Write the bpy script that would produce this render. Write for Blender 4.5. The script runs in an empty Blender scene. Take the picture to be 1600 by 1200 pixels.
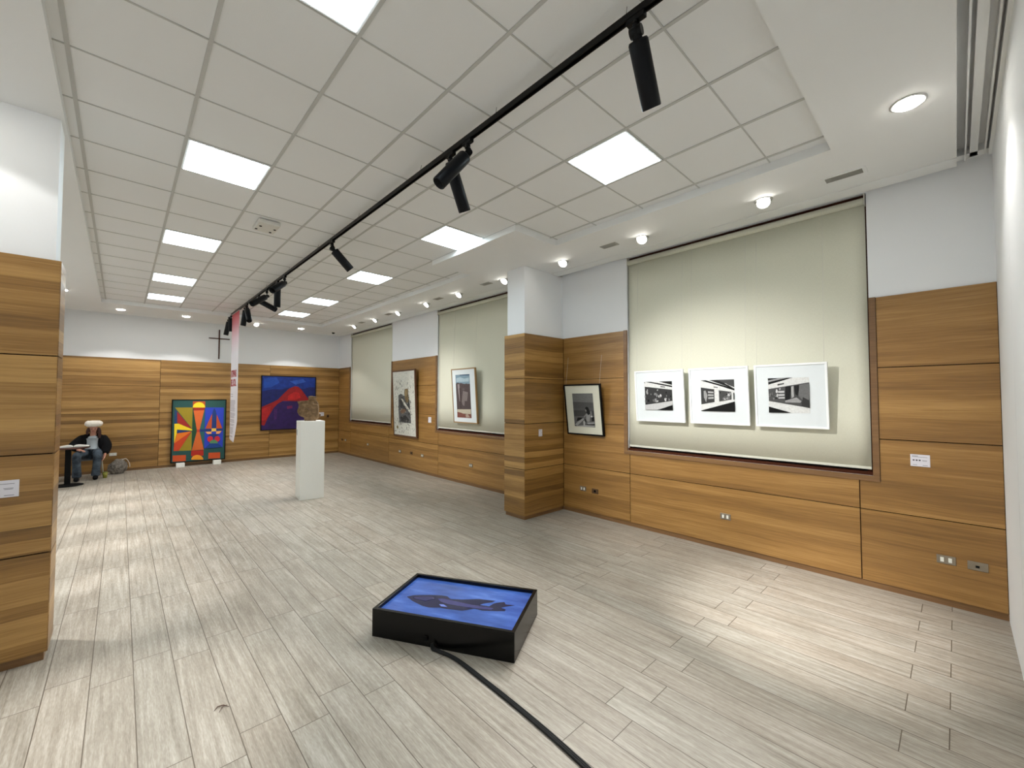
import bpy, bmesh, math, random
from mathutils import Vector, Matrix, Euler, noise
PI = math.pi
scene = bpy.context.scene
COL = scene.collection

# ---------------------------------------------------------------- camera
cam_data = bpy.data.cameras.new('camera')
cam_data.sensor_fit = 'HORIZONTAL'
cam_data.sensor_width = 36.0
cam_data.lens = 36.0 * 651.4 / 1600.0
cam_data.clip_start = 0.02
cam = bpy.data.objects.new('camera', cam_data)
COL.objects.link(cam)
YAW, PITCH, ROLL = 0.7536, 0.033, 0.0008
fw = Vector((math.sin(YAW)*math.cos(PITCH), math.cos(YAW)*math.cos(PITCH), math.sin(PITCH)))
r0 = Vector((math.cos(YAW), -math.sin(YAW), 0))
u0 = r0.cross(fw)
rt = math.cos(ROLL)*r0 + math.sin(ROLL)*u0
up = -math.sin(ROLL)*r0 + math.cos(ROLL)*u0
CAM = Vector((0.2712, -3.4531, 1.77))
cam.matrix_world = Matrix(((rt.x, up.x, -fw.x, CAM.x), (rt.y, up.y, -fw.y, CAM.y), (rt.z, up.z, -fw.z, CAM.z), (0, 0, 0, 1)))
scene.camera = cam

# ---------------------------------------------------------------- world, exposure, light levels
world = bpy.data.worlds.new('world')
scene.world = world
world.use_nodes = True
world.node_tree.nodes['Background'].inputs[0].default_value = (0.02, 0.022, 0.028, 1)
world.node_tree.nodes['Background'].inputs[1].default_value = 0.4
scene.view_settings.view_transform = 'Standard'
scene.view_settings.look = 'None'
scene.view_settings.gamma = 1.0
scene.view_settings.use_curve_mapping = False
scene.view_settings.exposure = 0.0
PANEL_EMISSION = 13.6
GIMBAL_W = 260.0
FLUSH_W = 130.0
LEFT_W = 185.0
TRACK_W = 170.0
DISC_EMISSION = 45.0

# ---------------------------------------------------------------- materials
def srgb(c):
    out = []
    for v in c:
        v = v/255.0
        out.append(v/12.92 if v <= 0.04045 else ((v+0.055)/1.055)**2.4)
    return (out[0], out[1], out[2], 1.0)

class NT:
    def __init__(self, name):
        self.m = bpy.data.materials.new(name)
        self.m.use_nodes = True
        self.t = self.m.node_tree
        self.b = self.t.nodes['Principled BSDF']
    def n(self, typ, **kw):
        nd = self.t.nodes.new(typ)
        for k, v in kw.items():
            setattr(nd, k, v)
        return nd
    def l(self, a, b):
        self.t.links.new(a, b)
    def math(self, op, a, b=None, c=None):
        nd = self.n('ShaderNodeMath', operation=op)
        for i, v in enumerate((a, b, c)):
            if v is None: continue
            if isinstance(v, (int, float)): nd.inputs[i].default_value = v
            else: self.l(v, nd.inputs[i])
        return nd.outputs[0]
    def comb(self, x, y, z):
        nd = self.n('ShaderNodeCombineXYZ')
        for i, v in enumerate((x, y, z)):
            if isinstance(v, (int, float)): nd.inputs[i].default_value = v
            else: self.l(v, nd.inputs[i])
        return nd.outputs[0]
    def noise(self, vec, scale=5, detail=2, rough=0.5, dist=0.0):
        nd = self.n('ShaderNodeTexNoise')
        self.l(vec, nd.inputs['Vector'])
        nd.inputs['Scale'].default_value = scale
        nd.inputs['Detail'].default_value = detail
        nd.inputs['Roughness'].default_value = rough
        nd.inputs['Distortion'].default_value = dist
        return nd.outputs[0]
    def white(self, vec):
        nd = self.n('ShaderNodeTexWhiteNoise', noise_dimensions='3D')
        self.l(vec, nd.inputs['Vector'])
        return nd.outputs['Value']
    def mix(self, f, a, b, mode='MIX'):
        nd = self.n('ShaderNodeMix', data_type='RGBA', blend_type=mode)
        for s, v in ((nd.inputs[0], f), (nd.inputs[6], a), (nd.inputs[7], b)):
            if isinstance(v, (int, float)): s.default_value = v
            elif isinstance(v, tuple): s.default_value = v
            else: self.l(v, s)
        return nd.outputs[2]
    def ramp(self, f, stops):
        nd = self.n('ShaderNodeValToRGB')
        while len(nd.color_ramp.elements) < len(stops): nd.color_ramp.elements.new(0.5)
        for e, (p, c) in zip(nd.color_ramp.elements, stops):
            e.position = p; e.color = c
        self.l(f, nd.inputs[0])
        return nd.outputs[0]
    def bump(self, h, dist, strength=1.0):
        nd = self.n('ShaderNodeBump')
        nd.inputs['Strength'].default_value = strength
        nd.inputs['Distance'].default_value = dist
        self.l(h, nd.inputs['Height'])
        self.l(nd.outputs[0], self.b.inputs['Normal'])

def obj_xyz(k):
    tc = k.n('ShaderNodeTexCoord')
    sp = k.n('ShaderNodeSeparateXYZ')
    k.l(tc.outputs['Object'], sp.inputs[0])
    return tc.outputs['Object'], sp.outputs[0], sp.outputs[1], sp.outputs[2]

_cache = {}
def flat(rgb, rough=0.6, metal=0.0, vary=0.06, scale=30.0, coat=0.0, name=None):
    key = (rgb, rough, metal, vary, scale, coat)
    if key in _cache: return _cache[key]
    k = NT(name or 'surface_%d_%d_%d' % rgb)
    v, x, y, z = obj_xyz(k)
    f = k.noise(v, scale, 3)
    c = srgb(rgb)
    lo = tuple(a*(1-vary) for a in c[:3]) + (1,)
    hi = tuple(min(1, a*(1+vary)) for a in c[:3]) + (1,)
    k.l(k.mix(f, lo, hi), k.b.inputs['Base Color'])
    k.b.inputs['Roughness'].default_value = rough
    k.b.inputs['Metallic'].default_value = metal
    if max(rgb) < 40: k.b.inputs['Specular IOR Level'].default_value = 0.18
    if coat: k.b.inputs['Coat Weight'].default_value = coat
    _cache[key] = k.m
    return k.m

def emit(rgb, strength, name):
    k = NT(name)
    k.b.inputs['Base Color'].default_value = srgb(rgb)
    k.b.inputs['Emission Color'].default_value = srgb(rgb)
    k.b.inputs['Emission Strength'].default_value = strength
    return k.m

def mat_floor():
    k = NT('wood_look_floor_tiles')
    v, x, y, z = obj_xyz(k)
    W, L = 0.1988, 1.192
    cx = k.math('DIVIDE', k.math('SUBTRACT', x, 0.1735), W)
    ci = k.math('FLOOR', cx)
    fx = k.math('SUBTRACT', cx, ci)
    par = k.math('MODULO', k.math('ADD', ci, 100.0), 2.0)        # 0 even, 1 odd
    yo = k.math('ADD', k.math('MULTIPLY', par, 0.175), -1.003)
    cy = k.math('DIVIDE', k.math('SUBTRACT', y, yo), L)
    ri = k.math('FLOOR', cy)
    fy = k.math('SUBTRACT', cy, ri)
    gx = 0.0115; gy = 0.0020
    dx = k.math('MINIMUM', fx, k.math('SUBTRACT', 1.0, fx))
    dy = k.math('MINIMUM', fy, k.math('SUBTRACT', 1.0, fy))
    grout = k.math('MAXIMUM', k.math('LESS_THAN', dx, gx), k.math('LESS_THAN', dy, gy))
    rnd = k.white(k.comb(ci, ri, 3.0))
    rnd2 = k.white(k.comb(ci, ri, 9.0))
    sv = k.comb(k.math('ADD', k.math('MULTIPLY', x, 42.0), k.math('MULTIPLY', rnd, 40.0)),
                k.math('ADD', k.math('MULTIPLY', y, 1.6), k.math('MULTIPLY', rnd2, 30.0)), 0.0)
    streak = k.noise(sv, 1.0, 5, 0.62, 0.4)
    fine = k.noise(k.comb(k.math('MULTIPLY', x, 190.0), k.math('MULTIPLY', y, 22.0), rnd), 1.0, 3, 0.6)
    cloud = k.noise(k.comb(k.math('MULTIPLY', x, 5.0), k.math('MULTIPLY', y, 2.2), k.math('MULTIPLY', rnd, 7.0)), 1.0, 4, 0.6)
    f = k.math('ADD', k.math('MULTIPLY', streak, 0.56), k.math('MULTIPLY', fine, 0.34))
    f = k.math('ADD', f, k.math('SUBTRACT', k.math('MULTIPLY', cloud, 0.26), 0.08))
    base = k.ramp(f, [(0.32, srgb((128, 120, 108))), (0.5, srgb((160, 153, 142))), (0.67, srgb((188, 183, 174)))])
    warm = k.mix(rnd, srgb((252, 253, 251)), srgb((255, 252, 248)))
    base = k.mix(1.0, base, warm, 'MULTIPLY')
    tone = k.math('ADD', 0.955, k.math('MULTIPLY', rnd2, 0.06))
    base = k.mix(1.0, base, k.comb(tone, tone, tone), 'MULTIPLY')
    colr = k.mix(grout, base, srgb((96, 86, 74)))
    k.l(colr, k.b.inputs['Base Color'])
    rr = k.math('ADD', 0.36, k.math('MULTIPLY', streak, 0.22))
    k.l(rr, k.b.inputs['Roughness'])
    k.bump(k.math('SUBTRACT', k.math('MULTIPLY', fine, 0.3), grout), 0.0012, 0.7)
    return k.m

def mat_wood(name, dark, mid, light, contrast=1.0, stave=0.082, rough=0.42):
    k = NT(name)
    v, x, y, z = obj_xyz(k)
    at = k.n('ShaderNodeAttribute', attribute_name='rnd')
    rnd = at.outputs['Fac']
    h = k.math('ADD', x, y)
    wob = k.noise(k.comb(k.math('MULTIPLY', h, 1.1), rnd, k.math('MULTIPLY', z, 1.5)), 1.0, 2)
    zz = k.math('ADD', z, k.math('MULTIPLY', k.math('SUBTRACT', wob, 0.5), 0.05))
    st = k.math('DIVIDE', k.math('ADD', zz, k.math('MULTIPLY', rnd, 3.7)), stave)
    si = k.math('FLOOR', st)
    sr = k.white(k.comb(si, k.math('MULTIPLY', rnd, 91.0), 1.0))
    soft = k.noise(k.comb(k.math('MULTIPLY', h, 0.7), k.math('MULTIPLY', rnd, 50.0), k.math('MULTIPLY', zz, 13.0)), 1.0, 3, 0.55)
    grain = k.noise(k.comb(k.math('ADD', k.math('MULTIPLY', h, 2.2), k.math('MULTIPLY', sr, 9.0)), k.math('MULTIPLY', rnd, 20.0), k.math('MULTIPLY', zz, 95.0)), 1.0, 5, 0.65, 0.6)
    fine = k.noise(k.comb(k.math('MULTIPLY', h, 9.0), 0.0, k.math('MULTIPLY', z, 420.0)), 1.0, 2)
    f = k.math('ADD', k.math('MULTIPLY', sr, 0.30*contrast), k.math('MULTIPLY', soft, 0.34))
    f = k.math('ADD', f, k.math('MULTIPLY', grain, 0.46))
    f = k.math('ADD', f, k.math('MULTIPLY', fine, 0.06))
    f = k.math('ADD', f, k.math('MULTIPLY', k.math('SUBTRACT', rnd, 0.5), 0.08))
    f = k.math('ADD', f, 0.30*(1-contrast)*0.5)
    c = k.ramp(f, [(0.32, dark), (0.57, mid), (0.82, light)])
    k.l(c, k.b.inputs['Base Color'])
    k.b.inputs['Roughness'].default_value = rough
    k.b.inputs['Coat Weight'].default_value = 0.25
    k.b.inputs['Coat Roughness'].default_value = 0.25
    k.bump(grain, 0.0006, 0.25)
    return k.m

def mat_plaster(name, rgb, amount=0.0008, scale=90, rough=0.75):
    k = NT(name)
    v, x, y, z = obj_xyz(k)
    a = k.noise(v, scale, 3)
    b = k.noise(v, 1.3, 2)
    c = srgb(rgb)
    lo = tuple(q*0.95 for q in c[:3]) + (1,)
    k.l(k.mix(b, lo, c), k.b.inputs['Base Color'])
    k.b.inputs['Roughness'].default_value = rough
    k.bump(a, amount, 0.4)
    return k.m

def mat_fabric():
    k = NT('blind_fabric')
    v, x, y, z = obj_xyz(k)
    w1 = k.noise(k.comb(k.math('MULTIPLY', y, 40.0), 0.0, k.math('MULTIPLY', z, 700.0)), 1.0, 2)
    w2 = k.noise(k.comb(k.math('MULTIPLY', y, 700.0), 0.0, k.math('MULTIPLY', z, 40.0)), 1.0, 2)
    f = k.math('MULTIPLY', k.math('ADD', w1, w2), 0.5)
    k.l(k.ramp(f, [(0.3, srgb((212, 211, 192))), (0.7, srgb((229, 228, 210)))]), k.b.inputs['Base Color'])
    k.b.inputs['Roughness'].default_value = 0.85
    k.bump(f, 0.0006, 0.3)
    return k.m

def mat_stone():
    k = NT('carved_sandstone')
    v, x, y, z = obj_xyz(k)
    a = k.noise(v, 14, 4, 0.65)
    b = k.noise(v, 160, 2)
    k.l(k.ramp(a, [(0.3, srgb((84, 66, 44))), (0.55, srgb((124, 98, 68))), (0.8, srgb((160, 130, 98)))]), k.b.inputs['Base Color'])
    k.b.inputs['Roughness'].default_value = 0.85
    k.bump(k.math('ADD', a, k.math('MULTIPLY', b, 0.3)), 0.006, 0.5)
    return k.m

M = {}
M['floor'] = mat_floor()
M['wood'] = mat_wood('oak_wall_panels', srgb((98, 68, 28)), srgb((150, 110, 54)), srgb((194, 152, 88)))
M['wood_plain'] = mat_wood('plain_oak_wall_panels', srgb((100, 70, 30)), srgb((148, 108, 54)), srgb((188, 146, 84)), 0.5)
M['wood_dark'] = mat_wood('brown_oak_trim', srgb((92, 64, 36)), srgb((122, 88, 52)), srgb((148, 112, 70)), 0.3)
M['win_frame'] = mat_wood('dark_window_wood', srgb((48, 22, 10)), srgb((70, 34, 18)), srgb((88, 46, 24)), 0.3)
M['win_frame'].node_tree.nodes['Principled BSDF'].inputs['Coat Weight'].default_value = 0.0
M['win_frame'].node_tree.nodes['Principled BSDF'].inputs['Specular IOR Level'].default_value = 0.15
M['groove'] = flat((34, 18, 12), 0.8, name='panel_groove')
M['white_wall'] = mat_plaster('white_wall_paint', (246, 248, 250))
M['white_ceil'] = mat_plaster('white_ceiling_paint', (240, 241, 240))
M['tile'] = mat_plaster('mineral_ceiling_tile', (240, 241, 240), 0.002, 220)
M['grid'] = flat((196, 196, 192), 0.6, vary=0.03, name='ceiling_grid_metal')
M['blind'] = mat_fabric()
M['blind_bar'] = flat((214, 214, 200), 0.5, name='blind_bar')
M['black'] = flat((12, 14, 18), 0.42, vary=0.1, name='black_powder_coat')
M['track'] = flat((8, 8, 9), 0.35, name='black_track_metal')
M['matt_black'] = flat((9, 9, 10), 0.7, name='matt_black')
M['black_frame'] = flat((13, 12, 13), 0.5, name='black_frame_paint')
M['white_frame'] = flat((244, 246, 246), 0.5, vary=0.02, name='white_frame_paint')
M['mat_board'] = flat((222, 228, 230), 0.8, vary=0.015, name='white_mat_board')
M['cream_board'] = flat((214, 213, 196), 0.8, vary=0.02, name='cream_mat_board')
M['paper'] = flat((218, 217, 206), 0.85, vary=0.03, name='drawing_paper')
M['walnut'] = flat((98, 66, 44), 0.5, vary=0.2, name='walnut_frame')
M['oak_frame'] = flat((158, 126, 82), 0.5, vary=0.15, name='light_oak_frame')
M['white_lacquer'] = flat((238, 238, 232), 0.5, vary=0.015, name='white_plinth_paint')
M['stone'] = mat_stone()
M['steel'] = flat((150, 140, 124), 0.4, 0.7, name='brushed_steel_plate')
M['brown_metal'] = flat((110, 84, 60), 0.4, 0.6, name='bronze_plate')
M['switch'] = flat((232, 232, 222), 0.4, name='white_switch')
M['dark_hole'] = flat((20, 18, 16), 0.8, name='dark_opening')
M['label'] = flat((224, 222, 230), 0.6, vary=0.02, name='label_card')
M['ink'] = flat((96, 92, 104), 0.7, name='printed_text')
M['ink_dark'] = flat((50, 44, 54), 0.7, name='printed_picture')
M['plastic_white'] = flat((222, 220, 212), 0.5, name='white_plastic')
M['trim_ring'] = flat((205, 205, 202), 0.4, name='white_lamp_ring')
M['vent'] = flat((176, 174, 166), 0.5, name='grille_metal')
M['glow'] = emit((228, 247, 255), PANEL_EMISSION, 'led_panel_diffuser')
M['disc'] = emit((255, 250, 240), DISC_EMISSION, 'lit_lamp_disc')
M['glass'] = None

# ---------------------------------------------------------------- mesh helpers
def box(bm, x0, x1, y0, y1, z0, z1, mi=0, rnd=None, M4=None):
    if rnd is not None and bm.faces.layers.float.get('rnd') is None: bm.faces.layers.float.new('rnd')
    vs = [bm.verts.new((x, y, z)) for x in (x0, x1) for y in (y0, y1) for z in (z0, z1)]
    idx = [(0, 1, 3, 2), (4, 6, 7, 5), (0, 4, 5, 1), (2, 3, 7, 6), (0, 2, 6, 4), (1, 5, 7, 3)]
    fs = []
    for f in idx:
        fc = bm.faces.new([vs[i] for i in f]); fc.material_index = mi; fs.append(fc)
    if M4: bmesh.ops.transform(bm, matrix=M4, verts=vs)
    if rnd is not None:
        lay = bm.faces.layers.float['rnd']
        for f in fs: f[lay] = rnd
    return vs

def cyl(bm, p0, p1, r0, r1=None, n=24, mi=0, cap=True):
    p0 = Vector(p0); p1 = Vector(p1)
    if r1 is None: r1 = r0
    d = (p1-p0).normalized()
    a = d.orthogonal().normalized(); b = d.cross(a)
    R0 = [bm.verts.new(p0+(a*math.cos(2*PI*i/n)+b*math.sin(2*PI*i/n))*r0) for i in range(n)]
    R1 = [bm.verts.new(p1+(a*math.cos(2*PI*i/n)+b*math.sin(2*PI*i/n))*r1) for i in range(n)]
    for i in range(n):
        f = bm.faces.new((R0[i], R0[(i+1) % n], R1[(i+1) % n], R1[i])); f.material_index = mi; f.smooth = True
    if cap:
        f = bm.faces.new(R0[::-1]); f.material_index = mi
        f = bm.faces.new(R1); f.material_index = mi

def tube(bm, pts, r, n=8, mi=0, flat_z=1.0):
    pts = [Vector(p) for p in pts]
    rings = []
    for i, p in enumerate(pts):
        d = (pts[min(i+1, len(pts)-1)]-pts[max(i-1, 0)]).normalized()
        s = d.cross(Vector((0, 0, 1)))
        if s.length < 1e-3: s = d.cross(Vector((0, 1, 0)))
        s.normalize(); u = s.cross(d)
        rr = r[i] if isinstance(r, (list, tuple)) else r
        rings.append([bm.verts.new(p+s*math.cos(2*PI*j/n)*rr+u*math.sin(2*PI*j/n)*rr*flat_z) for j in range(n)])
    for a, b in zip(rings, rings[1:]):
        for j in range(n):
            f = bm.faces.new((a[j], a[(j+1) % n], b[(j+1) % n], b[j])); f.material_index = mi; f.smooth = True
    bm.faces.new(rings[0][::-1]).material_index = mi
    bm.faces.new(rings[-1]).material_index = mi

def lathe(bm, prof, n=32, mi=0, M4=None, smooth=True):
    rings = []
    allv = []
    for r, z in prof:
        ring = [bm.verts.new((r*math.cos(2*PI*j/n), r*math.sin(2*PI*j/n), z)) for j in range(n)]
        rings.append(ring); allv += ring
    for a, b in zip(rings, rings[1:]):
        for j in range(n):
            f = bm.faces.new((a[j], a[(j+1) % n], b[(j+1) % n], b[j])); f.material_index = mi; f.smooth = smooth
    bm.faces.new(rings[0][::-1]).material_index = mi
    bm.faces.new(rings[-1]).material_index = mi
    if M4: bmesh.ops.transform(bm, matrix=M4, verts=allv)

def prism(bm, pts, y0, y1, mi=0):            # polygon in x-z, extruded in y
    a = [bm.verts.new((x, y0, z)) for x, z in pts]
    b = [bm.verts.new((x, y1, z)) for x, z in pts]
    n = len(pts)
    bm.faces.new(a).material_index = mi
    bm.faces.new(b[::-1]).material_index = mi
    for i in range(n):
        bm.faces.new((a[(i+1) % n], a[i], b[i], b[(i+1) % n])).material_index = mi

def obj(name, bm, mats, parent=None, local=False, bevel=0.0, recalc=True):
    if recalc: bmesh.ops.recalc_face_normals(bm, faces=bm.faces[:])
    me = bpy.data.meshes.new(name)
    bm.to_mesh(me); bm.free()
    if not isinstance(mats, (list, tuple)): mats = [mats]
    for m in mats: me.materials.append(m)
    o = bpy.data.objects.new(name, me)
    COL.objects.link(o)
    if parent is not None:
        o.parent = parent
        if not local:
            P = Matrix.Identity(4); q = parent; chain = []
            while q is not None:
                chain.append(q); q = q.parent
            for c in reversed(chain):
                P = P @ (Matrix.Translation(c.location) @ c.rotation_euler.to_matrix().to_4x4())
            me.transform(P.inverted())
    if bevel:
        md = o.modifiers.new('bevel', 'BEVEL'); md.width = bevel; md.segments = 2; md.limit_method = 'ANGLE'
    return o

def tag(o, label, cat, group=None):
    o['label'] = label; o['category'] = cat
    if group: o['group'] = group
    return o

def thing(name, label, cat, loc=(0, 0, 0), rot=(0, 0, 0), group=None):
    o = bpy.data.objects.new(name, None)
    o.empty_display_size = 0.05
    COL.objects.link(o); o.location = loc; o.rotation_euler = rot
    return tag(o, label, cat, group)

def struct(name, bm, mats, label=None, parent=None, bevel=0.0):
    o = obj(name, bm, mats, parent, bevel=bevel)
    if parent is None: o['kind'] = 'structure'
    if label: o['label'] = label
    return o

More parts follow.
